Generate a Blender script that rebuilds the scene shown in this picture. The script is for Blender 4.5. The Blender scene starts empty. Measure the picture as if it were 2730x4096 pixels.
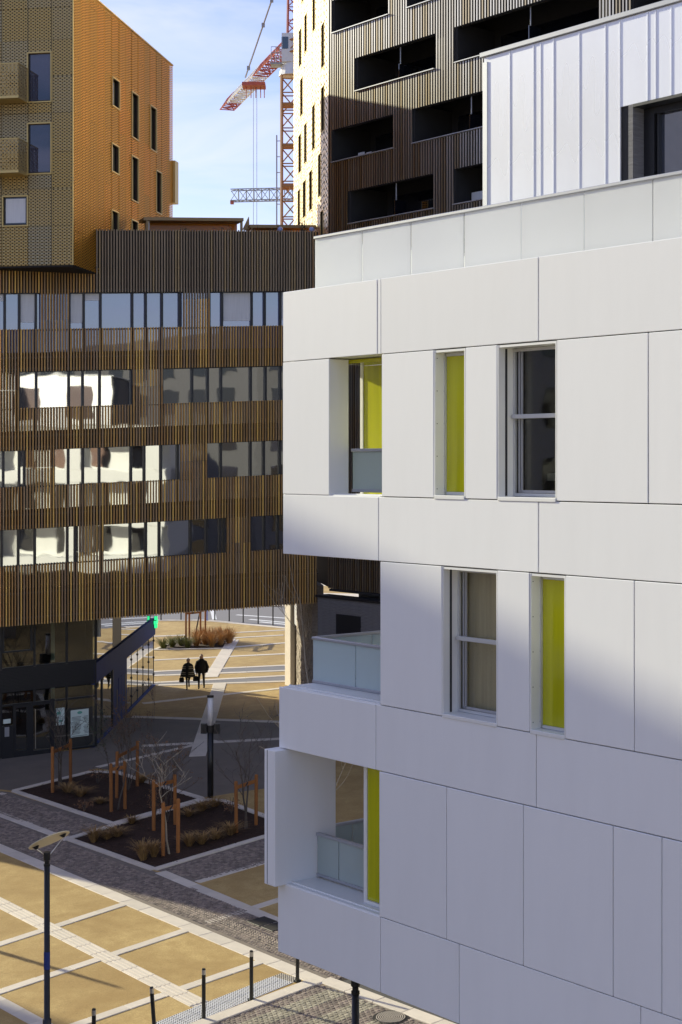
import bpy, bmesh, math, random
from mathutils import Matrix, Vector

# ------------------------------------------------------------------ camera, sky, sun, exposure
scene = bpy.context.scene
cam_d = bpy.data.cameras.new('camera')
cam_d.sensor_fit = 'HORIZONTAL'
cam_d.sensor_width = 36.0
cam_d.lens = 83.4
cam_d.shift_y = -0.0730
cam_d.clip_start = 0.1
cam_d.clip_end = 3000
cam = bpy.data.objects.new('camera', cam_d)
scene.collection.objects.link(cam)
cam.location = (0, 0, 14)
cam.rotation_euler = (math.radians(90), 0, 0)
scene.camera = cam

SUN_EL = math.radians(18.3)
SUN_XY = Vector((-0.772, 0.636)).normalized()          # horizontal direction towards the sun
world = bpy.data.worlds.new('World')
scene.world = world
world.use_nodes = True
wn = world.node_tree.nodes; wl = world.node_tree.links
bg = wn['Background']
sky = wn.new('ShaderNodeTexSky')
sky.sky_type = 'NISHITA'
sky.sun_disc = False
sky.sun_elevation = SUN_EL
sky.sun_rotation = math.atan2(SUN_XY.x, SUN_XY.y)
sky.air_density = 1.0; sky.dust_density = 0.6; sky.ozone_density = 2.0
# thin high cirrus everywhere in the sky
tc = wn.new('ShaderNodeTexCoord')
mp = wn.new('ShaderNodeMapping'); mp.inputs['Scale'].default_value = (2.2, 2.2, 9.0)
nz = wn.new('ShaderNodeTexNoise'); nz.inputs['Scale'].default_value = 2.6; nz.inputs['Detail'].default_value = 7; nz.inputs['Roughness'].default_value = 0.55; nz.inputs['Distortion'].default_value = 0.6
rp = wn.new('ShaderNodeValToRGB'); rp.color_ramp.elements[0].position = 0.42; rp.color_ramp.elements[1].position = 0.78
mx = wn.new('ShaderNodeMixRGB'); mx.inputs['Color2'].default_value = (5.6, 6.2, 7.6, 1)
mul = wn.new('ShaderNodeMath'); mul.operation = 'MULTIPLY'; mul.inputs[1].default_value = 0.7
wl.new(tc.outputs['Generated'], mp.inputs['Vector']); wl.new(mp.outputs['Vector'], nz.inputs['Vector'])
wl.new(nz.outputs['Fac'], rp.inputs['Fac']); wl.new(rp.outputs['Color'], mul.inputs[0]); wl.new(mul.outputs[0], mx.inputs['Fac'])
wl.new(sky.outputs['Color'], mx.inputs['Color1']); 
tint = wn.new('ShaderNodeMixRGB'); tint.blend_type = 'MULTIPLY'; tint.inputs['Fac'].default_value = 1.0; tint.inputs['Color2'].default_value = (1.07, 0.96, 1.13, 1)
wl.new(mx.outputs['Color'], tint.inputs['Color1']); wl.new(tint.outputs['Color'], bg.inputs['Color'])
bg.inputs['Strength'].default_value = 0.099

sun_d = bpy.data.lights.new('sun', 'SUN')
sun_d.energy = 4.4; sun_d.angle = math.radians(0.6); sun_d.color = (1.0, 0.95, 0.70)
sun = bpy.data.objects.new('sun', sun_d); scene.collection.objects.link(sun)
sdir = Vector((SUN_XY.x * math.cos(SUN_EL), SUN_XY.y * math.cos(SUN_EL), math.sin(SUN_EL)))
sun.rotation_euler = sdir.to_track_quat('Z', 'Y').to_euler()

vs = scene.view_settings
vs.view_transform = 'Standard'; vs.look = 'None'; vs.gamma = 1.0; vs.use_curve_mapping = False
vs.exposure = 0.82
scene.render.engine = 'CYCLES'
scene.cycles.max_bounces = 8; scene.cycles.diffuse_bounces = 4; scene.cycles.glossy_bounces = 4
scene.cycles.transparent_max_bounces = 12; scene.cycles.transmission_bounces = 6
scene.render.resolution_x = 682; scene.render.resolution_y = 1024

RN = random.Random(11)
COL = scene.collection

# ------------------------------------------------------------------ materials
def newmat(name):
    m = bpy.data.materials.new(name); m.use_nodes = True
    return m, m.node_tree.nodes, m.node_tree.links, m.node_tree.nodes['Principled BSDF']

def node(n, t, **kw):
    x = n.new(t)
    for k, v in kw.items(): setattr(x, k, v)
    return x

def mathn(n, l, op, a, b=None, c=None):
    x = n.new('ShaderNodeMath'); x.operation = op
    for i, v in enumerate((a, b, c)):
        if v is None: continue
        if isinstance(v, (int, float)): x.inputs[i].default_value = v
        else: l.new(v, x.inputs[i])
    return x.outputs[0]

def M(name, col, rough=0.5, metal=0.0, var=0.0, vscale=2.0, bump=0.0, bscale=40.0, orand=0.0, spec=0.5, coat=0.0, col2=None, detail=5, stretch=None, rvar=0.0):
    """Principled material whose colour varies with noise (var), towards col2, and from piece to piece (orand)."""
    m, n, l, p = newmat(name)
    p.inputs['Roughness'].default_value = rough
    p.inputs['Metallic'].default_value = metal
    p.inputs['Specular IOR Level'].default_value = spec
    if coat: p.inputs['Coat Weight'].default_value = coat; p.inputs['Coat Roughness'].default_value = 0.05
    tcn = n.new('ShaderNodeTexCoord')
    vec = tcn.outputs['Object']
    if stretch:
        mpn = n.new('ShaderNodeMapping'); mpn.inputs['Scale'].default_value = stretch
        l.new(vec, mpn.inputs['Vector']); vec = mpn.outputs['Vector']
    cur = None
    rgb = n.new('ShaderNodeRGB'); rgb.outputs[0].default_value = (*col, 1); cur = rgb.outputs[0]
    if var or col2:
        no = n.new('ShaderNodeTexNoise'); no.inputs['Scale'].default_value = vscale; no.inputs['Detail'].default_value = detail; no.inputs['Roughness'].default_value = 0.6
        l.new(vec, no.inputs['Vector'])
        ramp = n.new('ShaderNodeMapRange'); ramp.inputs[1].default_value = 0.3; ramp.inputs[2].default_value = 0.7
        l.new(no.outputs['Fac'], ramp.inputs[0])
        c2 = col2 if col2 else tuple(max(0, c * (1 - var)) for c in col)
        mxn = n.new('ShaderNodeMixRGB'); mxn.inputs['Color2'].default_value = (*c2, 1)
        l.new(cur, mxn.inputs['Color1']); l.new(ramp.outputs[0], mxn.inputs['Fac']); cur = mxn.outputs[0]
        if rvar:
            rr = mathn(n, l, 'MULTIPLY_ADD', no.outputs['Fac'], rvar, rough - rvar / 2)
            l.new(rr, p.inputs['Roughness'])
    if orand:
        oi = n.new('ShaderNodeObjectInfo'); ge = n.new('ShaderNodeNewGeometry')
        s = mathn(n, l, 'ADD', oi.outputs['Random'], ge.outputs['Random Per Island'])
        s = mathn(n, l, 'FRACT', s)
        s = mathn(n, l, 'MULTIPLY_ADD', s, 2 * orand, 1 - orand)
        hs = n.new('ShaderNodeHueSaturation'); l.new(cur, hs.inputs['Color']); l.new(s, hs.inputs['Value']); cur = hs.outputs[0]
    l.new(cur, p.inputs['Base Color'])
    if bump:
        nb = n.new('ShaderNodeTexNoise'); nb.inputs['Scale'].default_value = bscale; nb.inputs['Detail'].default_value = 4
        l.new(vec, nb.inputs['Vector'])
        bn = n.new('ShaderNodeBump'); bn.inputs['Strength'].default_value = bump; bn.inputs['Distance'].default_value = 0.02
        l.new(nb.outputs['Fac'], bn.inputs['Height']); l.new(bn.outputs['Normal'], p.inputs['Normal'])
    return m

def M_ramp(name, cols, rough=0.6, metal=0.0, grain=0.25, spec=0.4):
    """Each piece (object or island) picks its own tone out of a list."""
    m, n, l, p = newmat(name)
    p.inputs['Roughness'].default_value = rough; p.inputs['Metallic'].default_value = metal; p.inputs['Specular IOR Level'].default_value = spec
    oi = n.new('ShaderNodeObjectInfo'); ge = n.new('ShaderNodeNewGeometry')
    s = mathn(n, l, 'FRACT', mathn(n, l, 'ADD', oi.outputs['Random'], ge.outputs['Random Per Island']))
    r = n.new('ShaderNodeValToRGB'); r.color_ramp.interpolation = 'CONSTANT'
    e = r.color_ramp.elements
    while len(e) < len(cols): e.new(0.5)
    for i, c in enumerate(cols):
        e[i].position = i / len(cols); e[i].color = (*c, 1)
    l.new(s, r.inputs['Fac'])
    tcn = n.new('ShaderNodeTexCoord'); mpn = n.new('ShaderNodeMapping'); mpn.inputs['Scale'].default_value = (8, 8, 0.7)
    no = n.new('ShaderNodeTexNoise'); no.inputs['Scale'].default_value = 3; no.inputs['Detail'].default_value = 5
    l.new(tcn.outputs['Object'], mpn.inputs['Vector']); l.new(mpn.outputs['Vector'], no.inputs['Vector'])
    v = mathn(n, l, 'MULTIPLY_ADD', no.outputs['Fac'], grain * 2, 1 - grain)
    hs = n.new('ShaderNodeHueSaturation'); l.new(r.outputs['Color'], hs.inputs['Color']); l.new(v, hs.inputs['Value'])
    l.new(hs.outputs[0], p.inputs['Base Color'])
    return m

def M_glass(name, tint, refl=0.3, rough=0.02, wob=0.0, wscale=0.8, opaque=True, trans=0.5, fres=1.45):
    """Coated pane: a mirror-like coat over a dark body (opaque) or over a tinted see-through body."""
    m, n, l, p = newmat(name)
    n.remove(p)
    out = n['Material Output']
    gl = n.new('ShaderNodeBsdfGlossy'); gl.inputs['Roughness'].default_value = rough; gl.inputs['Color'].default_value = (0.95, 0.97, 1, 1)
    if opaque:
        bd = n.new('ShaderNodeBsdfDiffuse'); bd.inputs['Color'].default_value = (*tint, 1)
    else:
        bd = n.new('ShaderNodeBsdfTransparent'); bd.inputs['Color'].default_value = (*tint, 1)
    lw = n.new('ShaderNodeLayerWeight'); lw.inputs['Blend'].default_value = 0.5          # facing = 1 - |cos|
    sch = mathn(n, l, 'MULTIPLY_ADD', mathn(n, l, 'POWER', lw.outputs['Facing'], 5.0), 0.96, 0.04)
    fac = mathn(n, l, 'MULTIPLY_ADD', sch, 1 - refl, refl)
    ms = n.new('ShaderNodeMixShader'); l.new(fac, ms.inputs[0]); l.new(bd.outputs[0], ms.inputs[1]); l.new(gl.outputs[0], ms.inputs[2])
    l.new(ms.outputs[0], out.inputs['Surface'])
    if wob:
        tcn = n.new('ShaderNodeTexCoord'); oi = n.new('ShaderNodeObjectInfo')
        ad = n.new('ShaderNodeVectorMath'); ad.operation = 'ADD'
        cb = n.new('ShaderNodeCombineXYZ'); l.new(mathn(n, l, 'MULTIPLY', oi.outputs['Random'], 37.0), cb.inputs[0]); l.new(mathn(n, l, 'MULTIPLY', oi.outputs['Random'], 91.0), cb.inputs[2])
        l.new(tcn.outputs['Object'], ad.inputs[0]); l.new(cb.outputs[0], ad.inputs[1])
        no = n.new('ShaderNodeTexNoise'); no.inputs['Scale'].default_value = wscale; no.inputs['Detail'].default_value = 1.0
        l.new(ad.outputs[0], no.inputs['Vector'])
        bn = n.new('ShaderNodeBump'); bn.inputs['Strength'].default_value = wob; bn.inputs['Distance'].default_value = 0.1
        l.new(no.outputs['Fac'], bn.inputs['Height']); l.new(bn.outputs['Normal'], gl.inputs['Normal'])
    return m

def M_frost(name, col, tl=0.35):
    m, n, l, p = newmat(name)
    p.inputs['Base Color'].default_value = (*col, 1); p.inputs['Roughness'].default_value = 0.12; p.inputs['Specular IOR Level'].default_value = 0.6
    tr = n.new('ShaderNodeBsdfTranslucent'); tr.inputs['Color'].default_value = (*col, 1)
    ms = n.new('ShaderNodeMixShader'); ms.inputs[0].default_value = tl
    l.new(p.outputs[0], ms.inputs[1]); l.new(tr.outputs[0], ms.inputs[2]); l.new(ms.outputs[0], n['Material Output'].inputs['Surface'])
    return m

def M_mesh(name, col, col2, rough=0.38, metal=0.75, px=0.19, pz=0.13, hole=0.3, orand=0.12, bump=0.5):
    """Expanded-metal sheet: lens-shaped openings in staggered rows, blades with relief."""
    m, n, l, p = newmat(name)
    p.inputs['Roughness'].default_value = rough; p.inputs['Metallic'].default_value = metal
    tcn = n.new('ShaderNodeTexCoord'); sp = n.new('ShaderNodeSeparateXYZ'); l.new(tcn.outputs['Object'], sp.inputs[0])
    a = mathn(n, l, 'MULTIPLY', sp.outputs[0], math.pi / px); b = mathn(n, l, 'MULTIPLY', sp.outputs[2], math.pi / pz)
    s1 = mathn(n, l, 'SINE', mathn(n, l, 'ADD', a, b)); s2 = mathn(n, l, 'SINE', mathn(n, l, 'SUBTRACT', a, b))
    f = mathn(n, l, 'MULTIPLY', s1, s2)                       # -1..1 diamond lattice
    fa = mathn(n, l, 'ABSOLUTE', f)
    oi = n.new('ShaderNodeObjectInfo')
    mc = n.new('ShaderNodeMixRGB'); mc.inputs['Color1'].default_value = (*col, 1); mc.inputs['Color2'].default_value = (*col2, 1)
    l.new(oi.outputs['Random'], mc.inputs['Fac'])
    hs = n.new('ShaderNodeHueSaturation'); l.new(mc.outputs[0], hs.inputs['Color'])
    l.new(mathn(n, l, 'MULTIPLY_ADD', oi.outputs['Random'], 2 * orand, 1 - orand), hs.inputs['Value'])
    l.new(hs.outputs[0], p.inputs['Base Color'])
    bn = n.new('ShaderNodeBump'); bn.inputs['Strength'].default_value = bump; bn.inputs['Distance'].default_value = 0.02
    l.new(mathn(n, l, 'SINE', mathn(n, l, 'MULTIPLY', sp.outputs[2], 2 * math.pi / pz)), bn.inputs['Height']); l.new(bn.outputs['Normal'], p.inputs['Normal'])
    tr = n.new('ShaderNodeBsdfTransparent')
    ms = n.new('ShaderNodeMixShader')
    l.new(mathn(n, l, 'GREATER_THAN', fa, 1 - hole), ms.inputs[0])
    l.new(p.outputs[0], ms.inputs[1]); l.new(tr.outputs[0], ms.inputs[2]); l.new(ms.outputs[0], n['Material Output'].inputs['Surface'])
    return m

def M_emit(name, col, st):
    m, n, l, p = newmat(name)
    p.inputs['Base Color'].default_value = (*col, 1); p.inputs['Emission Color'].default_value = (*col, 1); p.inputs['Emission Strength'].default_value = st
    return m

MT = dict(
    white=M('white_panel', (0.87, 0.87, 0.86), 0.30, 0.0, var=0.045, vscale=0.9, orand=0.025, stretch=(2.2, 2.2, 0.5), bump=0.025, bscale=0.8, spec=0.5, rvar=0.1),
    white_trim=M('white_trim', (0.8, 0.8, 0.77), 0.4, var=0.05, vscale=2),
    joint=M('joint_backing', (0.03, 0.03, 0.032), 0.8),
    zinc=M('zinc_sheet', (0.92, 0.92, 0.93), 0.28, 0.35, col2=(0.78, 0.80, 0.87), vscale=0.7, detail=2, bump=0.03, bscale=0.7, orand=0.04, stretch=(2.0, 2.0, 0.45), rvar=0.2),  # bluish streaks stand in for reflections, put into the sheet colour
    alu=M('grey_aluminium', (0.42, 0.43, 0.46), 0.4, 0.4, var=0.08),
    alu_light=M('light_aluminium', (0.62, 0.63, 0.64), 0.38, 0.35, var=0.06),
    lime=M('lime_glass', (0.57, 0.57, 0.006), 0.08, 0.0, var=0.28, vscale=1.2, spec=0.5, coat=0.6, stretch=(5, 5, 0.25), detail=2),
    frost=M_frost('frosted_glass', (0.93, 0.94, 0.93), 0.48),
    frost_d=M_frost('frosted_glass_green', (0.50, 0.58, 0.56), 0.3),
    frost_m=M_frost('frosted_glass_blue', (0.62, 0.73, 0.74), 0.35),
    clear=M_glass('clear_pane', (0.88, 0.88, 0.84), 0.02, opaque=False, wob=0.03, wscale=1.0),
    solar=M_glass('solar_pane', (0.012, 0.015, 0.022), 0.36, wob=0.03, wscale=0.9),
    solar_up=M_glass('solar_pane_blue', (0.04, 0.055, 0.20), 0.18, wob=0.02, wscale=0.8),
    shopglass=M_glass('shop_pane', (0.72, 0.74, 0.68), 0.14, opaque=False, wob=0.05, wscale=0.8),
    sideglass=M_glass('side_pane', (0.03, 0.035, 0.035), 0.62, wob=0.02, wscale=0.8),
    skyglass=M_glass('sky_pane', (0.03, 0.035, 0.06), 0.42, wob=0.02),
    darkglass=M_glass('dark_pane', (0.008, 0.009, 0.014), 0.10, wob=0.02),
    bluepane=M_glass('blue_blind_pane', (0.012, 0.015, 0.05), 0.06, wob=0.02),
    frame=M('dark_frame', (0.018, 0.019, 0.023), 0.45, 0.2),
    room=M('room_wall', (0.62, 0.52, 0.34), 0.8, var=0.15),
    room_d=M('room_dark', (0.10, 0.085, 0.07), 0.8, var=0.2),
    wood=M_ramp('wood_slat', [(0.346, 0.208, 0.079), (0.486, 0.292, 0.091), (0.397, 0.22, 0.073), (0.589, 0.345, 0.097), (0.41, 0.262, 0.122), (0.512, 0.298, 0.091), (0.346, 0.22, 0.109), (0.8, 0.488, 0.122), (0.461, 0.256, 0.079)], 0.55),
    wood_top=M_ramp('greyer_slat', [(0.27, 0.21, 0.14), (0.33, 0.26, 0.175), (0.24, 0.185, 0.125), (0.38, 0.28, 0.15), (0.30, 0.235, 0.16)], 0.6),  # greyer tones for the uppermost slats
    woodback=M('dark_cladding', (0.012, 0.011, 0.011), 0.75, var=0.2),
    bronze=M_ramp('bronze_slat', [(0.40, 0.37, 0.32), (0.44, 0.41, 0.36), (0.36, 0.325, 0.275), (0.47, 0.44, 0.40), (0.34, 0.28, 0.19)], 0.30, 0.9, 0.10),
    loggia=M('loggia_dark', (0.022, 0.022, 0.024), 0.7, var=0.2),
    goldF=M_mesh('gold_mesh_front', (0.50, 0.43, 0.26), (0.40, 0.29, 0.11), 0.40, 0.6, hole=0.38, orand=0.22, bump=0.35),
    goldR=M_mesh('gold_mesh_side', (0.76, 0.40, 0.055), (0.60, 0.27, 0.03), 0.5, 0.6, px=0.34, pz=0.115, hole=0.50, orand=0.22, bump=0.3),
    goldB=M_mesh('gold_mesh_balcony', (0.56, 0.42, 0.18), (0.50, 0.35, 0.13), 0.42, 0.5, px=0.16, pz=0.16, hole=0.62, orand=0.1, bump=0.3),
    goldT=M_mesh('gold_mesh_tower', (0.60, 0.48, 0.27), (0.54, 0.41, 0.21), 0.42, 0.4, px=0.44, pz=0.30, hole=0.34, orand=0.10, bump=0.3),
    goldback=M('gold_backing', (0.035, 0.02, 0.008), 0.7),
    goldtrim=M('gold_trim', (0.60, 0.45, 0.18), 0.4, 0.6),
    concrete=M('board_concrete', (0.20, 0.195, 0.20), 0.85, var=0.35, vscale=6, bump=0.5, bscale=12, stretch=(0.5, 0.5, 6)),
    roughbrick=M('rough_brick_wall', (0.40, 0.33, 0.26), 0.85, var=0.45, vscale=5, bump=1.0, bscale=6, stretch=(1, 1, 2.2)),
    sand=M('stabilised_sand', (0.475, 0.33, 0.142), 0.9, var=0.30, vscale=0.8, bump=0.25, bscale=60, detail=8),
    stone=M('pale_stone', (0.68, 0.60, 0.50), 0.75, var=0.12, vscale=2.5, orand=0.08, bump=0.1, bscale=40),
    sett=M('grey_sett', (0.28, 0.22, 0.18), 0.7, var=0.3, vscale=9, orand=0.38, bump=0.4, bscale=50),
    sett_l=M('pale_sett', (0.45, 0.40, 0.30), 0.85, var=0.35, vscale=14, orand=0.22, bump=0.8, bscale=60),
    grout=M('sett_grout', (0.22, 0.18, 0.145), 0.9, var=0.2, vscale=8),
    soil=M('bark_mulch', (0.026, 0.011, 0.005), 0.95, col2=(0.05, 0.02, 0.009), vscale=14, bump=1.0, bscale=30),
    chip=M('mulch_chip', (0.05, 0.024, 0.013), 0.9, orand=0.6),
    asphalt=M('asphalt', (0.085, 0.078, 0.072), 0.9, var=0.25, vscale=30, bump=0.3, bscale=90),
    asphalt_f=M('far_asphalt', (0.20, 0.19, 0.20), 0.85, var=0.2, vscale=8),
    paint=M('road_paint', (0.75, 0.75, 0.75), 0.7, var=0.15, vscale=6),
    iron=M('cast_iron', (0.05, 0.045, 0.04), 0.6, 0.4, var=0.4, vscale=20),
    blackpaint=M('black_paint', (0.012, 0.013, 0.014), 0.38, 0.0, var=0.2, vscale=4),
    steel=M('brushed_steel', (0.7, 0.7, 0.7), 0.28, 1.0),
    lampdisc=M('lamp_disc', (0.62, 0.56, 0.42), 0.5),
    lampwhite=M('lamp_diffuser', (0.72, 0.71, 0.72), 0.4),
    stake=M('stake_wood', (0.36, 0.14, 0.035), 0.75, var=0.3, vscale=5, stretch=(4, 4, 0.6), orand=0.15),
    bark=M('bark', (0.12, 0.095, 0.075), 0.85, var=0.35, vscale=12),
    bark_l=M('pale_bark', (0.42, 0.36, 0.27), 0.8, var=0.3, vscale=12),
    grass_d=M('dry_grass', (0.30, 0.18, 0.065), 0.8, orand=0.35),
    grass_r=M('russet_grass', (0.50, 0.27, 0.09), 0.8, orand=0.35),
    grass_g=M('green_grass', (0.16, 0.17, 0.045), 0.8, orand=0.35),
    leaf=M('shrub_leaf', (0.03, 0.05, 0.018), 0.7, orand=0.5),
    leaf_b=M('brown_leaf', (0.20, 0.10, 0.045), 0.8, orand=0.5),
    crane_o=M('crane_orange', (0.42, 0.20, 0.08), 0.5),
    crane_r=M('crane_red', (0.42, 0.10, 0.08), 0.5),
    crane_w=M('crane_white', (0.75, 0.75, 0.76), 0.5),
    crane_g=M('crane_grey', (0.30, 0.32, 0.36), 0.5),
    cross=M_emit('green_cross_light', (0.03, 0.75, 0.25), 0.9),
    poster=M('poster_paper', (0.62, 0.72, 0.66), 0.6),
    ink=M('poster_ink', (0.10, 0.14, 0.13), 0.7),
    inkgreen=M('poster_green', (0.10, 0.35, 0.27), 0.7),
    bluepanel=M('blue_grey_panel', (0.035, 0.055, 0.20), 0.65, 0.0, var=0.1, spec=0.12),  # fascia and door: blue of the reflected sky put into the colour
    cloth_k=M('black_cloth', (0.012, 0.012, 0.013), 0.85, var=0.3, vscale=10),
    skin=M('skin', (0.42, 0.25, 0.17), 0.6),
    hair=M('dark_hair', (0.03, 0.018, 0.012), 0.7),
    hair_g=M('grey_hair', (0.45, 0.42, 0.38), 0.7),
    pergola=M_frost('pergola_fabric', (0.62, 0.33, 0.06), 0.6),
    pergola_t=M('pergola_fascia', (0.36, 0.25, 0.12), 0.6),
    ballp=M('blue_globe', (0.35, 0.42, 0.75), 0.4),
    drape=M('beige_drape', (0.66, 0.57, 0.37), 0.9, var=0.25, vscale=2, stretch=(7, 7, 0.3)),
    passage=M('grey_paving', (0.20, 0.165, 0.13), 0.85, var=0.2, vscale=0.8, bump=0.2, bscale=50),
    curtain=M('white_curtain', (0.7, 0.72, 0.76), 0.8, var=0.12, vscale=3, stretch=(8, 8, 0.4)),
    wall_far=M('far_render', (0.62, 0.60, 0.57), 0.8, var=0.1),
)
def M_stripe():
    m, n, l, p = newmat('striped_wool'); p.inputs['Roughness'].default_value = 0.9
    tcn = n.new('ShaderNodeTexCoord'); sp = n.new('ShaderNodeSeparateXYZ'); l.new(tcn.outputs['Object'], sp.inputs[0])
    w = mathn(n, l, 'SINE', mathn(n, l, 'MULTIPLY', sp.outputs[2], 62.0))
    w2 = mathn(n, l, 'SINE', mathn(n, l, 'MULTIPLY', sp.outputs[2], 23.0))
    s = mathn(n, l, 'GREATER_THAN', mathn(n, l, 'ADD', w, mathn(n, l, 'MULTIPLY', w2, 0.6)), 0.55)
    mc = n.new('ShaderNodeMixRGB'); mc.inputs['Color1'].default_value = (0.02, 0.02, 0.019, 1); mc.inputs['Color2'].default_value = (0.38, 0.34, 0.27, 1)
    l.new(s, mc.inputs['Fac']); l.new(mc.outputs[0], p.inputs['Base Color'])
    return m
MT['stripe'] = M_stripe()
def M_sand():
    m, n, l, p = newmat('stabilised_sand_ground'); p.inputs['Roughness'].default_value = 0.85; p.inputs['Specular IOR Level'].default_value = 0.25
    tcn = n.new('ShaderNodeTexCoord')
    def noise(sc, det, lo, hi, dist=0.0):
        no = n.new('ShaderNodeTexNoise'); no.inputs['Scale'].default_value = sc; no.inputs['Detail'].default_value = det; no.inputs['Roughness'].default_value = 0.65; no.inputs['Distortion'].default_value = dist
        l.new(tcn.outputs['Object'], no.inputs['Vector'])
        mr = n.new('ShaderNodeMapRange'); mr.inputs[1].default_value = lo; mr.inputs[2].default_value = hi; l.new(no.outputs['Fac'], mr.inputs[0]); return mr.outputs[0], no.outputs['Fac']
    big, _ = noise(0.35, 6, 0.35, 0.68, 0.6); mid, _ = noise(1.9, 6, 0.35, 0.7, 0.3); fine, fr_ = noise(26.0, 4, 0.3, 0.7); spot, _ = noise(5.5, 2, 0.66, 0.74)
    c = n.new('ShaderNodeRGB'); c.outputs[0].default_value = (0.64, 0.465, 0.20, 1); cur = c.outputs[0]
    for fac, amt, col in ((big, 0.85, (0.34, 0.21, 0.072)), (mid, 0.75, (0.39, 0.25, 0.09)), (fine, 0.6, (0.26, 0.17, 0.065)), (spot, 0.35, (0.18, 0.12, 0.06))):
        mxn = n.new('ShaderNodeMixRGB'); mxn.inputs['Color2'].default_value = (*col, 1); l.new(cur, mxn.inputs['Color1']); l.new(mathn(n, l, 'MULTIPLY', fac, amt), mxn.inputs['Fac']); cur = mxn.outputs[0]
    l.new(cur, p.inputs['Base Color'])
    bn = n.new('ShaderNodeBump'); bn.inputs['Strength'].default_value = 0.35; bn.inputs['Distance'].default_value = 0.02; l.new(fr_, bn.inputs['Height']); l.new(bn.outputs['Normal'], p.inputs['Normal'])
    return m
MT['sand'] = M_sand()

# ------------------------------------------------------------------ helpers
WM = {}                                                   # object name -> world matrix
I4 = Matrix.Identity(4)

class Fr:
    """Vertical facade frame: x along the facade, y into the building, z up; sh = fall of its floor lines."""
    def __init__(s, o, d, sh=0.0):
        s.ang = math.atan2(d[1], d[0]); s.sh = sh; s.o = Vector((o[0], o[1], 0))
        s.m = Matrix.Translation(s.o) @ Matrix.Rotation(s.ang, 4, 'Z')
    def w(s, u, y, z): return s.m @ Vector((u, y, z + s.sh * u))

def link(o, parent, W):
    COL.objects.link(o)
    WM[o.name] = W.copy()
    if parent is not None:
        o.parent = parent
        o.matrix_basis = WM[parent.name].inverted() @ W
    else:
        o.matrix_basis = W
    return o

def thing(name, label, cat, loc=(0, 0, 0), group=None, rz=0.0):
    o = bpy.data.objects.new(name, None)
    o.empty_display_size = 0.3
    link(o, None, Matrix.Translation(Vector(loc)) @ Matrix.Rotation(rz, 4, 'Z'))
    o['label'] = label; o['category'] = cat
    if group: o['group'] = group
    return o

def tag(o, label=None, cat=None, group=None, kind=None):
    if label: o['label'] = label
    if cat: o['category'] = cat
    if group: o['group'] = group
    if kind: o['kind'] = kind
    return o

_bc = {}
def box_mesh(dx, dy, dz, mat, bev=0.0, sh=0.0):
    k = (round(dx, 4), round(dy, 4), round(dz, 4), mat, bev, sh)
    if k in _bc: return _bc[k]
    bm = bmesh.new(); bmesh.ops.create_cube(bm, size=1.0)
    for v in bm.verts:
        v.co = Vector((v.co.x * dx, v.co.y * dy, v.co.z * dz))
    if bev: bmesh.ops.bevel(bm, geom=bm.edges[:], offset=bev, segments=1, affect='EDGES')
    if sh:
        for v in bm.verts: v.co.z += sh * v.co.x
    me = bpy.data.meshes.new('box'); bm.to_mesh(me); bm.free(); me.materials.append(MT[mat])
    _bc[k] = me
    return me

def box(name, parent, fr, u0, u1, y0, y1, z0, z1, mat, bev=0.0):
    me = box_mesh(u1 - u0, y1 - y0, z1 - z0, mat, bev, fr.sh if abs(u1 - u0) > 0.12 else 0.0)
    o = bpy.data.objects.new(name, me)
    c = fr.w((u0 + u1) / 2, (y0 + y1) / 2, (z0 + z1) / 2)
    return link(o, parent, Matrix.Translation(c) @ Matrix.Rotation(fr.ang, 4, 'Z'))

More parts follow.
